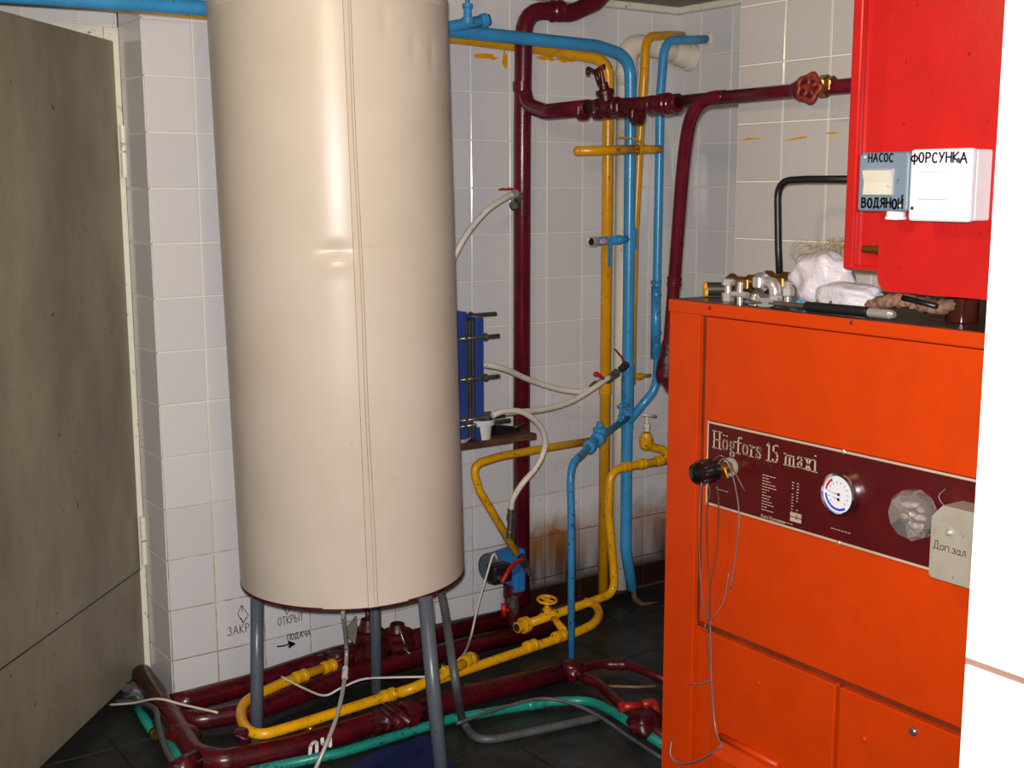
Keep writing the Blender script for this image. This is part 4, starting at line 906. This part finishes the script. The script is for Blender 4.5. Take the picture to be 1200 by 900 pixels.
m = MB(); q = Y(599, 596, -.22); m.lathe(q, (0, .1, -1), [(0, .012), (.02, .012), (.022, .014), (.04, .014), (.044, .01), (.075, .01), (.078, .012), (.10, .012)], 12); m.build('swivel_fitting', 'steel', h4)
# steel valve pair where the hoses meet the blue main
sv = thing('hose_valve', Y(727, 430, -.19), 'steel ball valve with red lever joining the white hose to the blue main', 'valve')
ax = Y(737, 424, -.15)-Y(712, 446, -.21)
vb = ball_valve(sv, Y(731, 430, -.175), ax, V((-.3, -.3, .9)), V((-.72, -.25, .55)), .0135, 'dark_steel', 'red_handle', .075)
m = MB(); nut(m, Y(721, 438, -.195), ax, .016, .025); m.lathe(Y(712, 446, -.21), ax, [(0, .0115), (.025, .0125)], 12); m.build('union_nut', 'steel', sv)
sv2 = thing('hose_cock', Y(703, 443, -.2), 'small cock with short red handle where the upper white hose ends', 'valve')
m = MB(); m.tube([Y(688, 457, -.2), Y(716, 441, -.195)], .0105, 10); nut(m, Y(697, 451, -.2), Y(716, 441, -.195)-Y(688, 457, -.2), .013, .02); m.build('valve_body', 'brass', sv2)
m = MB(); m.tube([Y(707, 444, -.215), Y(699, 437, -.22)], .0065, 8); m.tube([Y(699, 437, -.22), Y(697, 440, -.22)], .008, 8); m.build('red_handle', 'red_handle', sv2)
# pot, dish and brush on the shelf
c = Y(564, 513, -.265); c.z = SZ
tb = thing('plastic_tub', c, 'small white plastic tub with a wide rim on the shelf', 'tub')
m = MB(); m.lathe(c, (0, 0, 1), [(0, .029), (.042, .033), (.044, .041), (.062, .043), (.062, .040), (.045, .03)], 24); m.build('tub_body', 'tub', tb)
m = MB(); m.lathe(c+V((0, 0, .058)), (0, 0, 1), [(0, .039), (.003, .038)], 20); m.build('tub_contents', 'plates', tb)
m = MB(); m.tube([c+V((-.03, -.01, .066)), c+V((.03, .01, .068))], .004, 8); m.tube([c+V((-.02, .015, .066)), c+V((.02, -.01, .074))], .003, 8); tag(m.build('spatula', 'steel'), 'thin steel spatula lying across the white tub', 'tool')
c = V((.845, -.268, SZ)); m = MB(); m.lathe(c, (0, 0, 1), [(0, .024), (.01, .034), (.012, .035), (.0125, .032), (.006, .024)], 24); tag(m.build('saucer', 'tub'), 'shallow white dish at the left end of the shelf', 'dish')
c = V((1.02, -.2, SZ)); bs = thing('wire_brush', c, 'dark brush with a wooden wedge handle on the shelf', 'brush')
m = MB(); m.prism([V((.985, -.26, SZ)), V((1.095, -.24, SZ)), V((1.095, -.24, SZ+.01)), V((.985, -.26, SZ+.035))], (0, .03, 0)); m.build('handle', 'black', bs)
m = MB(); m.tube([V((1.06, -.25, SZ+.018)), V((1.10, -.245, SZ+.02))], .006, 8); m.build('ferrule', 'dark_steel', bs)

# ------------------------------------------------------------------ boiler
XB = .75; YL = -1.31; YR = -2.17; ZT = 1.247; XR = 1.29
bo = thing('boiler', (1.02, -1.74, 0), 'orange sheet-steel boiler with a maroon control plate', 'boiler')
def fbox(x0, x1, y0, y1, z0, z1, name, mat, bev=.002, parent=bo):
    m = MB(); m.box(((x0+x1)/2, (y0+y1)/2, (z0+z1)/2), (abs(x1-x0), abs(y1-y0), abs(z1-z0)), bev); return m.build(name, mat, parent)
fbox(XB+.02, XR, YR, YL-.003, .03, ZT-.02, 'casing', 'orange')
fbox(XB, XB+.045, YL-.098, YL, .03, ZT-.026, 'left_post', 'orange')
fbox(XB-.003, XR+.002, YR-.003, YL+.002, ZT-.028, ZT, 'top_lip', 'orange', .003)
fbox(XB+.004, XR-.002, YR, YL-.004, ZT-.001, ZT+.001, 'top_sheet', 'dark_top', 0)
fbox(XB+.012, XB+.02, YL-.125, YL-.098, .52, ZT-.028, 'groove', 'orange_dark', 0)
GZ = .516
pn = fbox(XB+.001, XB+.02, YR, YL-.117, GZ+.006, ZT-.03, 'front_panel', 'orange', .003)
fbox(XB+.014, XB+.02, YR, YL-.098, GZ-.012, GZ+.008, 'panel_gap', 'orange_dark', 0)
dl = fbox(XB, XB+.02, -1.824, YL-.165, .06, GZ-.010, 'door', 'orange', .003)
fbox(XB+.01, XB+.02, YL-.163, YL-.108, .06, GZ-.02, 'hinge_strip', 'orange', .002)
drr = fbox(XB, XB+.02, YR, -1.834, .06, GZ-.010, 'door', 'orange', .003)
fbox(XB+.016, XB+.021, -1.836, -1.822, .06, GZ-.01, 'door_gap', 'black', 0)
for (px, py) in ((1071, 857),): bolt(drr, X(px, py, XB), (-1, 0, 0), .0085, 'steel')
for (px, py) in ((1013, 866),): bolt(drr, X(px, py, XB), (-1, 0, 0), .006, 'orange')
bolt(dl, X(889, 800, XB), (-1, 0, 0), .006, 'orange')
for (px, py) in ((832, 361), (998, 378)): bolt(bo, X(px, py, XB-.003), (-1, 0, 0), .0038, 'dark_steel')
# hopper-style door handle tray at the bottom of the left door
m = MB(); a = X(848, 864, XB); b = X(912, 893, XB)
m.prism([V((XB, a.y, a.z)), V((XB-.035, a.y, a.z-.03)), V((XB-.035, a.y, a.z-.12)), V((XB, a.y, a.z-.12))], (0, b.y-a.y, 0)); m.build('flap', 'orange', dl)
m = MB(); m.tube([V((XB-.008, a.y+.004, a.z+.004)), V((XB-.008, b.y-.01, a.z+.004))], .008, 10); m.build('flap_hinge', 'orange', dl)
# control plate
PZ0, PZ1, PY0, PY1 = .800, .990, -2.13, -1.444
xp = XB-.004
pl = fbox(xp, XB+.002, PY0, PY1, PZ0, PZ1, 'control_plate', 'plate', .001)
m = MB()
for (y0, y1, z0, z1) in ((PY0, PY1, PZ1-.006, PZ1-.001), (PY0, PY1, PZ0+.001, PZ0+.006), (PY1-.005, PY1-.001, PZ0, PZ1)):
    m.box((xp, (y0+y1)/2, (z0+z1)/2), (.002, abs(y1-y0), abs(z1-z0)), .0006, seg=1)
m.build('plate_border', 'silverprint', pl)
for (px, py) in ((989.5, 524), (984, 622), (831, 492), (905, 507), (868, 604)):
    q = X(px, py, xp); bolt(pl, V((xp-.0005, q.y, PZ1-.003 if py < 530 else PZ0+.003)), (-1, 0, 0), .0045 if px > 950 else .0025, 'chrome')
UD = V((0, -1, 0)); VD = V((0, 0, 1))
Otx = X(838, 530, xp); 
write('Högfors 15 maxi', V((xp, -1.462, .932)), UD, VD, .0385, pl, 'silverprint', S, .115, .05, .04, .92, 0, False, 'plate_lettering', .0006)
# small print: rows of tiny dashes too small to read in the photo
m = MB(); r_ = random.Random(5)
def dash(y, z, w_, h_): m.box((xp-.0006, y-w_/2, z), (.0004, w_, h_))
for k in range(13):
    y = -1.613; z = .900-k*.0062; n = r_.randint(2, 5)
    for j in range(n): w_ = r_.uniform(.003, .009); dash(y, z, w_, .0016); y -= w_+.0018
for k in range(13):
    for y in (-1.695, -1.708):
        if r_.random() > .15: dash(y, .900-k*.0062, r_.uniform(.003, .006), .0018)
for (y, n, z) in ((-1.482, 4, .842), (-1.80, 6, .828), (-1.66, 5, .812)):
    for j in range(n): dash(y, z, .006, .0014); y -= .0085
m.build('small_print', 'silverprint', pl, kind='stuff')
m = MB()
for z in (.823, .8335): m.box((xp-.0006, -1.708, z), (.0004, .03, .0085))
m.build('print_block', 'silverprint', pl)
def fonttext(s, O, h, parent, mat, name='plate_lettering', sx=1.):
    cu = bpy.data.curves.new('t', 'FONT'); cu.body = s; cu.size = h; ob = bpy.data.objects.new('t', cu); COL.objects.link(ob)
    bpy.context.view_layer.update(); me = bpy.data.meshes.new_from_object(ob.evaluated_get(bpy.context.evaluated_depsgraph_get())); bpy.data.objects.remove(ob)
    root = parent
    while root.parent: root = root.parent
    for v in me.vertices:
        x, y = v.co.x, v.co.y; v.co = V(O)+V((-.0007, -x*sx, y))-root.location
    me.materials.append(M[mat]); o = bpy.data.objects.new(name, me); COL.objects.link(o); o.parent = parent; return o
fonttext('Kymi Kymmene', (xp, -1.612, .808), .0115, pl, 'silverprint', sx=.9)
# gauge
gq = X(988, 578, xp); gc_ = V((xp, gq.y, gq.z)); ax = V((-1, 0, 0))
m = MB(); m.lathe(gc_, ax, [(0, .044), (.012, .044), (.018, .042), (.020, .038), (.009, .036)], 48); ga = m.build('gauge', 'bezel', pl); 
m = MB(); m.lathe(gc_+ax*.011, ax, [(0, .0365), (.003, .0365)], 40); m.build('gauge_dial', 'dial', pl)
def arc(c, r0, r1, a0, a1, mat, n=20, x=.0144):
    m = MB(); A = []; B = []
    for k in range(n+1):
        a = math.radians(a0+(a1-a0)*k/n); d_ = UD*math.cos(a)+VD*math.sin(a)
        A.append(m.bm.verts.new(c+ax*x+d_*r0)); B.append(m.bm.verts.new(c+ax*x+d_*r1))
    for k in range(n): m.bm.faces.new((A[k], A[k+1], B[k+1], B[k]))
    return m.build('dial_arc', mat, pl)
arc(gc_, .0285, .0335, 120, 172, 'dialred'); arc(gc_, .0285, .0335, 185, 305, 'dialblue')
m = MB()
for k in range(12):
    a = math.radians(220-k*24); d_ = UD*math.cos(a)+VD*math.sin(a); e_ = V((0, -d_.z, d_.y))
    p_ = gc_+ax*.0145+d_*.021; q_ = p_+d_*.005; m.prism([p_-e_*.0005, p_+e_*.0005, q_+e_*.0005, q_-e_*.0005], ax*.0003)
for (o_, ang, L_) in ((.0, 176, .026), (-.010, 168, .017)):
    a = math.radians(ang); d_ = UD*math.cos(a)+VD*math.sin(a); e_ = V((0, -d_.z, d_.y)); p_ = gc_+ax*.0155+VD*o_+UD*.002
    m.prism([p_-e_*.0008-d_*.004, p_+e_*.0008-d_*.004, p_+d_*L_], ax*.0005); m.lathe(p_, ax, [(0, .003), (.001, .003)], 12)
m.build('gauge_needles', 'marker', pl)
m = MB(); m.lathe(X(937, 568, xp), ax, [(0, .001), (.0005, .001)], 6); m.bm.free() if False else m.build('print_dot', 'silverprint', pl)
# crystal knob
kq = X(1084, 600, xp); kc = V((xp, kq.y, kq.z))
kn = []; m = MB(); m.lathe(kc, ax, [(0, .022), (.02, .024)], 20); m.build('knob_base', 'steel', pl)
m = MB(); m.lathe(kc+ax*.012, ax, [(0, .038), (.012, .047), (.032, .047), (.042, .040), (.046, .012)], 11, flat=True)
kb = m.build('crystal_knob', 'crystal', pl)
m = MB()
for (u_, v_) in [(-.018, .012), (0, .015), (.016, .011), (-.022, -.002), (-.006, -.001), (.01, -.002), (.022, .0), (-.014, -.016), (.003, -.017), (.017, -.014)]:
    m.blob(kc+ax*.0435+UD*u_*1.25+VD*v_*1.3, (.008, .0095, .006), .1, 2, 2, u_)
m.build('knob_facets', 'chrome', kb, kind='stuff')
# black bakelite knob, sticking out with wires wrapped
tc = X(857, 547, xp); tc = V((xp, tc.y, tc.z))
m = MB(); m.lathe(tc, ax, [(0, .0205), (.006, .0205), (.007, .016)], 28); m.build('knob_escutcheon', 'ctrlgrey', pl)
m = MB(); m.lathe(tc+ax*.006, ax, [(0, .013), (.05, .013)], 16); m.build('knob_shaft', 'brass', pl)
m = MB(); m.lathe(tc+ax*.045, ax, [(0, .018), (.01, .023), (.05, .0235), (.06, .021), (.064, .014), (.066, .004)], 32); kk = m.build('black_knob', 'black_gloss', pl)
m = MB()
for k in range(10):
    a = k*math.pi/5; d_ = UD*math.cos(a)+VD*math.sin(a); m.tube([tc+ax*.052+d_*.0235, tc+ax*.098+d_*.0235], .0022, 6)
m.build('knob_ribs', 'black', kk)
# grey control box at right
cq = X(1112, 636, XB-.05)
cb = thing('control_box', (XB-.03, -2.12, cq.z-.045), 'grey rounded control box with a push button and handwriting on the boiler front', 'box')
m = MB(); y0, y1 = X(1090, 640, XB-.06).y, X(1090, 640, XB-.06).y-.115; z0, z1 = X(1090, 676, XB-.06).z, X(1095, 604, XB-.06).z+.014
m.prism([V((XB-.06, y0, z0+.006)), V((XB-.06, y0-.006, z0)), V((XB-.06, y1, z0)), V((XB-.06, y1, z1+.008)), V((XB-.06, y0-.022, z1+.008)), V((XB-.06, y0, z1-.016))], (.055, 0, 0)); m.build('case', 'ctrlgrey', cb)
fq = X(1113, 624, XB-.06)
m = MB(); m.lathe(V((XB-.06, fq.y, fq.z)), ax, [(0, .0068), (.003, .0068), (.003, .0048), (.0075, .0045), (.009, .003)], 18); m.build('push_button', 'chrome', cb)
write('Доп.зал', V((XB-.0604, X(1094, 641, XB-.06).y, X(1094, 642, XB-.06).z)), UD, VD, .0145, cb, 'marker', G, .1, .1, .16, 1.25, .03, name='box_lettering')
m = MB(); m.tube(spline([V((xp-.002, X(1108, 585, xp).y, X(1105, 572, xp).z)), V((xp-.02, X(1108, 585, xp).y, X(1105, 580, xp).z)), V((xp-.01, X(1114, 600, xp).y, X(1112, 596, xp).z))], 4), .0012, 6); m.build('lead_wire', 'wiregrey', cb)

# wires hanging on the black knob
wr_ = thing('hanging_wires', tc+V((-.1, 0, -.3)), 'bundle of thin bare wires hanging from the black knob down the boiler', 'wire')
def W(px, py, o): return X(px, py, XB-o)
for pts, mt, r_ in (
    ([W(822, 566, .10), W(820, 600, .09), W(820, 660, .07), W(824, 710, .05), W(832, 728, .03)], 'wiregrey', .0013),
    ([W(829, 566, .10), W(832, 578, .095), W(828, 600, .09), W(829, 655, .07), W(832, 700, .05), W(831, 740, .03)], 'wire', .0016),
    ([W(840, 570, .06), W(842, 590, .05), W(840, 640, .04), W(832, 690, .03), W(830, 728, .03)], 'wire', .0016),
    ([W(840, 546, .06), W(848, 538, .06), W(858, 555, .05), W(866, 600, .04), W(863, 645, .035), W(856, 690, .03)], 'wiregrey', .0015),
    ([W(836, 540, .07), W(845, 534, .07), W(856, 545, .05), W(873, 576, .03)], 'wire', .0017),
    ([W(854, 672, .03), W(848, 705, .03), W(834, 726, .03)], 'wiregrey', .0013),
    ([W(832, 726, .03), W(833, 760, .025), W(834, 800, .022), W(838, 850, .022), W(846, 876, .045)], 'wiregrey', .002),
    ([W(826, 730, .03), W(829, 765, .025), W(833, 785, .022)], 'wire', .0013),
    ([W(809, 802, .02), W(822, 801, .022), W(833, 797, .022)], 'wiregrey', .0018),
    ([W(787, 869, .03), W(786, 885, .04), W(797, 895, .04), W(820, 890, .05), W(846, 875, .045)], 'wiregrey', .0018)):
    MB().tube(spline(pts, 7), r_, 6).build('wire', mt, wr_)
q = W(851.5, 556, .052); m = MB(); m.tube([W(849, 548, .057), W(853, 560, .052)], .0022, 6); m.build('yellow_tape', 'yellow', wr_)

# ------------------------------------------------------------------ things on the boiler top
TZ = ZT+.001
def top_at(px, x): q = X(px, 352, x); return V((x, q.y, TZ))
fit_ = [0]
def fitting(name, label, c, parts):
    t_ = thing(name, c, label, 'fitting')
    for nm, mt, fn in parts:
        m = MB(); fn(m); m.build(nm, mt, t_)
    t_.scale = (1.25, 1.25, 1.25)
    return t_
c = top_at(832, .85)
fitting('plugged_nipple', 'dark pipe nipple with a yellow plug, leftmost on the boiler top', c, [
    ('nipple', 'dark_steel', lambda m: m.lathe(c+V((.0, .01, .014)), V((.8, -.6, 0)), [(0, .0125), (.045, .0125)], 16)),
    ('yellow_plug', 'yellow', lambda m: (m.lathe(c+V((0, .01, .014)), V((-.8, .6, 0)), [(0, .013), (.004, .013), (.006, .01)], 16), m.lathe(c+V((-.01, -.004, .009)), V((-.8, .6, 0)), [(0, .008), (.006, .008)], 12)))])
c1_ = top_at(853, .80)
fitting('compression_fitting', 'upright chrome compression fitting with hex nut, left of the cross', c1_, [
    ('lower_nut', 'chrome', lambda m: nut(m, c1_+V((0, 0, .008)), (0, 0, 1), .0115, .016)),
    ('stem', 'chrome', lambda m: m.lathe(c1_, (0, 0, 1), [(0, .007), (.03, .006)], 14)),
    ('upper_nut', 'chrome', lambda m: nut(m, c1_+V((0, 0, .034)), (0, 0, 1), .012, .012))])
c2_ = top_at(867, .775)
fitting('cross_fitting', 'small chrome cross fitting standing at the boiler front edge', c2_, [
    ('upright', 'chrome', lambda m: m.lathe(c2_, (0, 0, 1), [(0, .005), (.038, .005)], 12)),
    ('crossarm', 'chrome', lambda m: m.lathe(c2_+V((0, .017, .017)), (0, -1, 0), [(0, .0055), (.034, .0055)], 12))])
c3_ = top_at(868, .88)
fitting('brass_tee', 'brass tee fitting behind the chrome cross', c3_, [
    ('run', 'brass', lambda m: (m.lathe(c3_+V((0, .03, .028)), (0, -1, 0), [(0, .012), (.06, .012)], 14), nut(m, c3_+V((0, .022, .028)), (0, 1, 0), .016, .014), nut(m, c3_+V((0, -.022, .028)), (0, 1, 0), .016, .014))),
    ('branch', 'brass', lambda m: m.lathe(c3_, (0, 0, 1), [(0, .012), (.03, .012)], 14))])
c4_ = top_at(885, .80)
fitting('cone_nipple', 'small chrome cone shaped nipple between cross and elbow', c4_, [('cone', 'chrome', lambda m: m.lathe(c4_, (0, 0, 1), [(0, .012), (.004, .012), (.016, .006), (.018, .006)], 16))])
c5_ = top_at(905, .84)
fitting('elbow_fitting', 'large chrome elbow with coupling nuts in the middle of the fittings', c5_, [
    ('elbow_body', 'chrome', lambda m: m.tube(fillet([c5_+V((0, -.006, 0)), c5_+V((0, -.006, .036)), c5_+V((0, .03, .036))], .016), .0105, 14)),
    ('coupling_nut', 'chrome', lambda m: (nut(m, c5_+V((0, .026, .036)), (0, 1, 0), .017, .018), nut(m, c5_+V((0, -.006, .008)), (0, 0, 1), .0125, .016))),
    ('brass_end', 'brass', lambda m: m.lathe(c5_+V((0, .034, .036)), (0, 1, 0), [(0, .012), (.01, .0125)], 14))])
c6_ = top_at(910, .92)
fitting('brass_coupling', 'thick brass coupling lying behind the chrome elbow', c6_, [('coupling', 'brass', lambda m: (m.lathe(c6_+V((0, .045, .03)), (0, -1, 0), [(0, .016), (.08, .016)], 16), nut(m, c6_+V((0, .02, .03)), (0, 1, 0), .021, .02), nut(m, c6_+V((0, -.02, .03)), (0, 1, 0), .021, .02)))])
c7_ = top_at(923, .815)
fitting('compression_fitting', 'upright chrome fitting with big hex nut, right of the elbow', c7_, [
    ('stem', 'chrome', lambda m: m.lathe(c7_, (0, 0, 1), [(0, .006), (.02, .006)], 12)),
    ('top_nut', 'chrome', lambda m: nut(m, c7_+V((0, 0, .026)), (0, 0, 1), .0115, .016)),
    ('side_arm', 'chrome', lambda m: m.lathe(c7_+V((0, 0, .034)), (0, 0, 1), [(0, .007), (.008, .008), (.01, .004)], 12))])
c8_ = top_at(940, .82)
m = MB(); m.lathe(c8_+V((0, 0, .009)), V((-1, .2, 0)), [(0, .0085), (.01, .0085), (.013, .006)], 16); tag(m.build('plastic_stopper', 'blue'), 'small round light blue stopper beside the plastic bag', 'stopper')
m = MB(); m.torus(top_at(965, .84)+V((0, 0, .012)), V((-.6, .2, .8)), .024, .004, 24, 8); tag(m.build('rubber_ring', paint('rubber_ring', (110, 62, 40), .5)), 'brown rubber ring lying in front of the bag', 'ring')
# wrench with a black sleeve
wa, wb = X(893, 355, .768), X(1040, 367, .768); wa.z = TZ+.010; wb.z = TZ+.012; wd_ = (wb-wa).normalized()
wn_ = thing('spanner', (wa+wb)/2-V((0, 0, .01)), 'open-jaw spanner with a black grip at the boiler front edge', 'spanner')
m = MB(); sdv = V((-wd_.y, wd_.x, 0)); upv = V((0, 0, 1)); fw_ = wd_
def wp_(t, s_, zz=0): return wa+wd_*t+V((-1, 0, 0))*0+upv*s_+V((zz, 0, 0))
prof_ = [(-.022, .002), (-.008, .010), (.006, .0115), (.022, .009), (.03, .006), (.03, -.006), (.02, -.0095), (.004, -.0105), (-.01, -.010), (-.018, -.005), (-.006, -.004), (.002, -.001), (-.006, .003)]
m.prism([wp_(t, s_*.9) for t, s_ in prof_], (.011, 0, 0)); m.build('jaw', 'chrome', wn_)
WL = (wb-wa).length
m = MB(); m.lathe(wa+wd_*.018+V((.005, 0, 0)), wd_, [(0, .0055), (WL*.34, .0065)], 8); m.build('shank', 'steel', wn_)
m = MB(); m.lathe(wa+wd_*WL*.36+V((.004, 0, 0)), wd_, [(0, .008), (.004, .0105), (WL*.48, .0105), (WL*.5, .0095)], 14); m.build('grip', 'black', wn_)
m = MB(); m.lathe(wa+wd_*WL*.86+V((.004, 0, 0)), wd_, [(0, .009), (WL*.15, .0095), (WL*.18, .006)], 14); m.build('end_cap', 'chrome', wn_)
m = MB(); q1 = X(868, 353, .79); q1.z = TZ+.006; q2 = X(925, 355, .79); q2.z = TZ+.006; m.box((q1+q2)/2, (.012, (q1-q2).length, .01), .003); tag(m.build('flat_file', 'steel'), 'flat steel bar lying behind the spanner jaw', 'tool')
# plastic bag and flax
bg = MB(); bg.blob(top_at(962, .93)+V((0, .0, .052)), (.05, .078, .064), .16, 1.9, 4, 2.2, floor=TZ)
bg.blob(top_at(990, .87)+V((0, -.005, .028)), (.04, .085, .030), .12, 1.8, 4, 5.1, floor=TZ)
o = bg.build('plastic_bag', 'bag'); tag(o, 'crumpled translucent white plastic bag on the boiler top', 'bag')
fx = MB(); r_ = random.Random(11)
for k in range(40):
    a = X(r_.uniform(940, 1000), r_.uniform(280, 296), .96); L_ = r_.uniform(.03, .08)
    pts = [a+V((r_.uniform(-.02, .02), L_*(t/3-.5)+r_.uniform(-.005, .005), r_.uniform(-.012, .012)-.010*abs(t-1.5))) for t in range(4)]
    fx.tube(spline(pts, 3), .0007, 4, cap=False)
o = fx.build('flax_tow', 'flax', kind='stuff'); tag(o, 'tangle of tan flax fibres on top of the plastic bag', 'fibres')
# brown rag and jar
rgm = MB(); cs = [X(1028, 356, .84), X(1045, 353, .84), X(1065, 352, .84), X(1085, 358, .83), X(1105, 360, .83), X(1120, 355, .85)]
for p_ in cs: p_.z = max(p_.z, TZ+.012)
for i, p_ in enumerate(spline(cs, 3)): rgm.blob(p_, (.03, .014, .014), .3, 3, 2, i, floor=TZ)
tag(rgm.build('brown_rag', 'rag'), 'twisted brown rag under the red cabinet', 'rag')
m = MB(); m.tube([X(1058, 349, .80), X(1098, 359, .80)], .0055, 8); tag(m.build('black_stick', 'black'), 'short black stick lying across the brown rag', 'stick')
c = top_at(1128, .86); m = MB(); m.lathe(c, (0, 0, 1), [(0, .028), (.002, .03), (.045, .03), (.05, .02), (.06, .018)], 24); tag(m.build('glass_jar', 'jar'), 'dark brown glass jar under the right end of the red cabinet', 'jar')
# black cable looping from the boiler up into the cabinet
bcb = thing('power_cable', X(915, 335, 1.02), 'thick black cable rising from the boiler top and bending into the cabinet', 'cable')
MB().tube(fillet([V((1.08, X(915, 320, 1.08).y, TZ)), X(912, 290, 1.08), X(911, 212, 1.08), X(945, 210, 1.08), X(1020, 210, 1.08)], [0, .1, .055, .05, 0], 8), .0085, 12).build('cable_run', 'black', bcb)

# ------------------------------------------------------------------ red cabinet
cbn = thing('electric_cabinet', (1.05, -1.98, 1.33), 'bright red steel cabinet hanging above the boiler', 'cabinet')
XC = .80
yA = X(996, 100, XC).y; yB = -2.25; zb0 = X(1005, 316, XC).z
def cbox(x0, x1, y0, y1, z0, z1, name, mat='red', bev=.004, parent=cbn):
    m = MB(); m.box(((x0+x1)/2, (y0+y1)/2, (z0+z1)/2), (abs(x1-x0), abs(y1-y0), abs(z1-z0)), bev); return m.build(name, mat, parent)
cbox(XC+.014, 1.295, yB, yA, zb0, 2.09, 'case')
yr0 = X(1008, 100, XC).y
cbox(XC, XC+.016, yr0, yA, zb0, 2.09, 'rim', bev=.004)
cbox(XC, XC+.016, yB, yr0, zb0, zb0+.008, 'rim', bev=.002)
# proud front door with rounded lower corner
XD = XC-.045
yD = X(1036, 150, XD).y; yDe = -2.24; zD = X(1080, 345, XD).z; m = MB(); rr = .028
pts = [V((XD, yD, 2.095))] + [V((XD, yD-rr+rr*math.cos(a), zD+rr-rr*math.sin(a))) for a in [i*math.pi/2/8 for i in range(9)]] + [V((XD, yDe, zD)), V((XD, yDe, 2.095))]
m.prism(pts, (.022, 0, 0)); dor = m.build('front_door', 'red', cbn)
m = MB(); m.lathe(X(1012, 292, XC), (0, -1, 0), [(0, .006), (.0, .0075), (.03, .0072), (.032, .009), (.06, .009)], 14); m.build('brass_stub', 'brass', cbn)
# switch boxes on the door
def swbox(px0, px1, py0, py1, dep, label, casemat, rockermat, plpx):
    XF = XD-dep; a = X(px0, (py0+py1)/2, XF); b = X(px1, (py0+py1)/2, XF); zt = X((px0+px1)/2, py0, XF).z; zb_ = X((px0+px1)/2, py1, XF).z
    t_ = thing('light_switch', (XD-.02, (a.y+b.y)/2, zb_), label, 'switch')
    m = MB(); m.box((XF+.009, (a.y+b.y)/2, (zt+zb_)/2), (.018, abs(a.y-b.y), zt-zb_), .006, seg=3); c_ = m.build('cover', casemat, t_)
    m = MB(); m.box((XF+.018+(dep-.018)/2, (a.y+b.y)/2, (zt+zb_)/2), (dep-.016, abs(a.y-b.y)*.97, (zt-zb_)*.97), .004); m.build('back_box', casemat, t_)
    r0, r1, s0_, s1_ = plpx; ra = X(r0, (s0_+s1_)/2, XF); rb = X(r1, (s0_+s1_)/2, XF); rt_ = X((r0+r1)/2, s0_, XF).z; rb_ = X((r0+r1)/2, s1_, XF).z
    m = MB(); xm = XF
    m.prism([V((xm+.002, ra.y, rt_)), V((xm-.010, ra.y, rt_-.004)), V((xm-.004, ra.y, (rt_+rb_)/2)), V((xm-.006, ra.y, rb_+.003)), V((xm+.002, ra.y, rb_))], (0, rb.y-ra.y, 0)); m.build('rocker', rockermat, t_)
    return t_, XF, a, b, zt, zb_
t1_, XF, a, b, zt, zb_ = swbox(1005, 1064, 178, 248, .045, 'grey switch box with cream rocker, left of the white one', 'boxgrey', 'boxcream', (1014, 1047, 197, 230))
write('НАСОС', V((XF-.0002, X(1018, 189, XF).y, X(1018, 190, XF).z)), UD, VD, .0145, t1_, 'marker', G, .22, .19, .24, 1.1, .09, name='switch_lettering')
write('ВОДЯНОЙ', V((XF-.0002, X(1010, 243, XF).y, X(1012, 243.5, XF).z)), UD, VD, .0165, t1_, 'marker', G, .25, .22, .24, 1.12, .08, name='switch_lettering')
for (px, py) in ((1014, 184), (1055, 241)): m = MB(); m.lathe(X(px, py, XF), ax, [(0, .0028), (.0015, .0024)], 12); m.build('screw', 'boxcream', t1_)
m = MB(); m.lathe(V((XD-.025, X(1050, 250, XD-.025).y, zb_+.004)), (0, 0, -1), [(0, .017), (.012, .017), (.013, .019), (.018, .019)], 20); m.build('cable_gland', 'boxwhite', t1_)
t2_, XF, a, b, zt, zb_ = swbox(1065, 1137, 174, 260, .062, 'white switch box with white rocker beside the grey one', 'boxwhite', 'boxwhite', (1078, 1111, 200, 235))
write('ФОРСУНКА', V((XF-.0002, X(1068, 190, XF).y, X(1069, 191.5, XF).z)), UD, VD, .0165, t2_, 'violet', G, .22, .18, .25, 1.22, .1, name='switch_lettering')
m = MB(); m.lathe(X(1069, 244, XF), ax, [(0, .0035), (.0015, .003)], 12); m.build('screw', 'brass', t2_)
m = MB(); m.lathe(X(1123, 188, XF), ax, [(0, .0045), (.001, .004)], 12); m.build('screw', 'cablegrey', t2_)
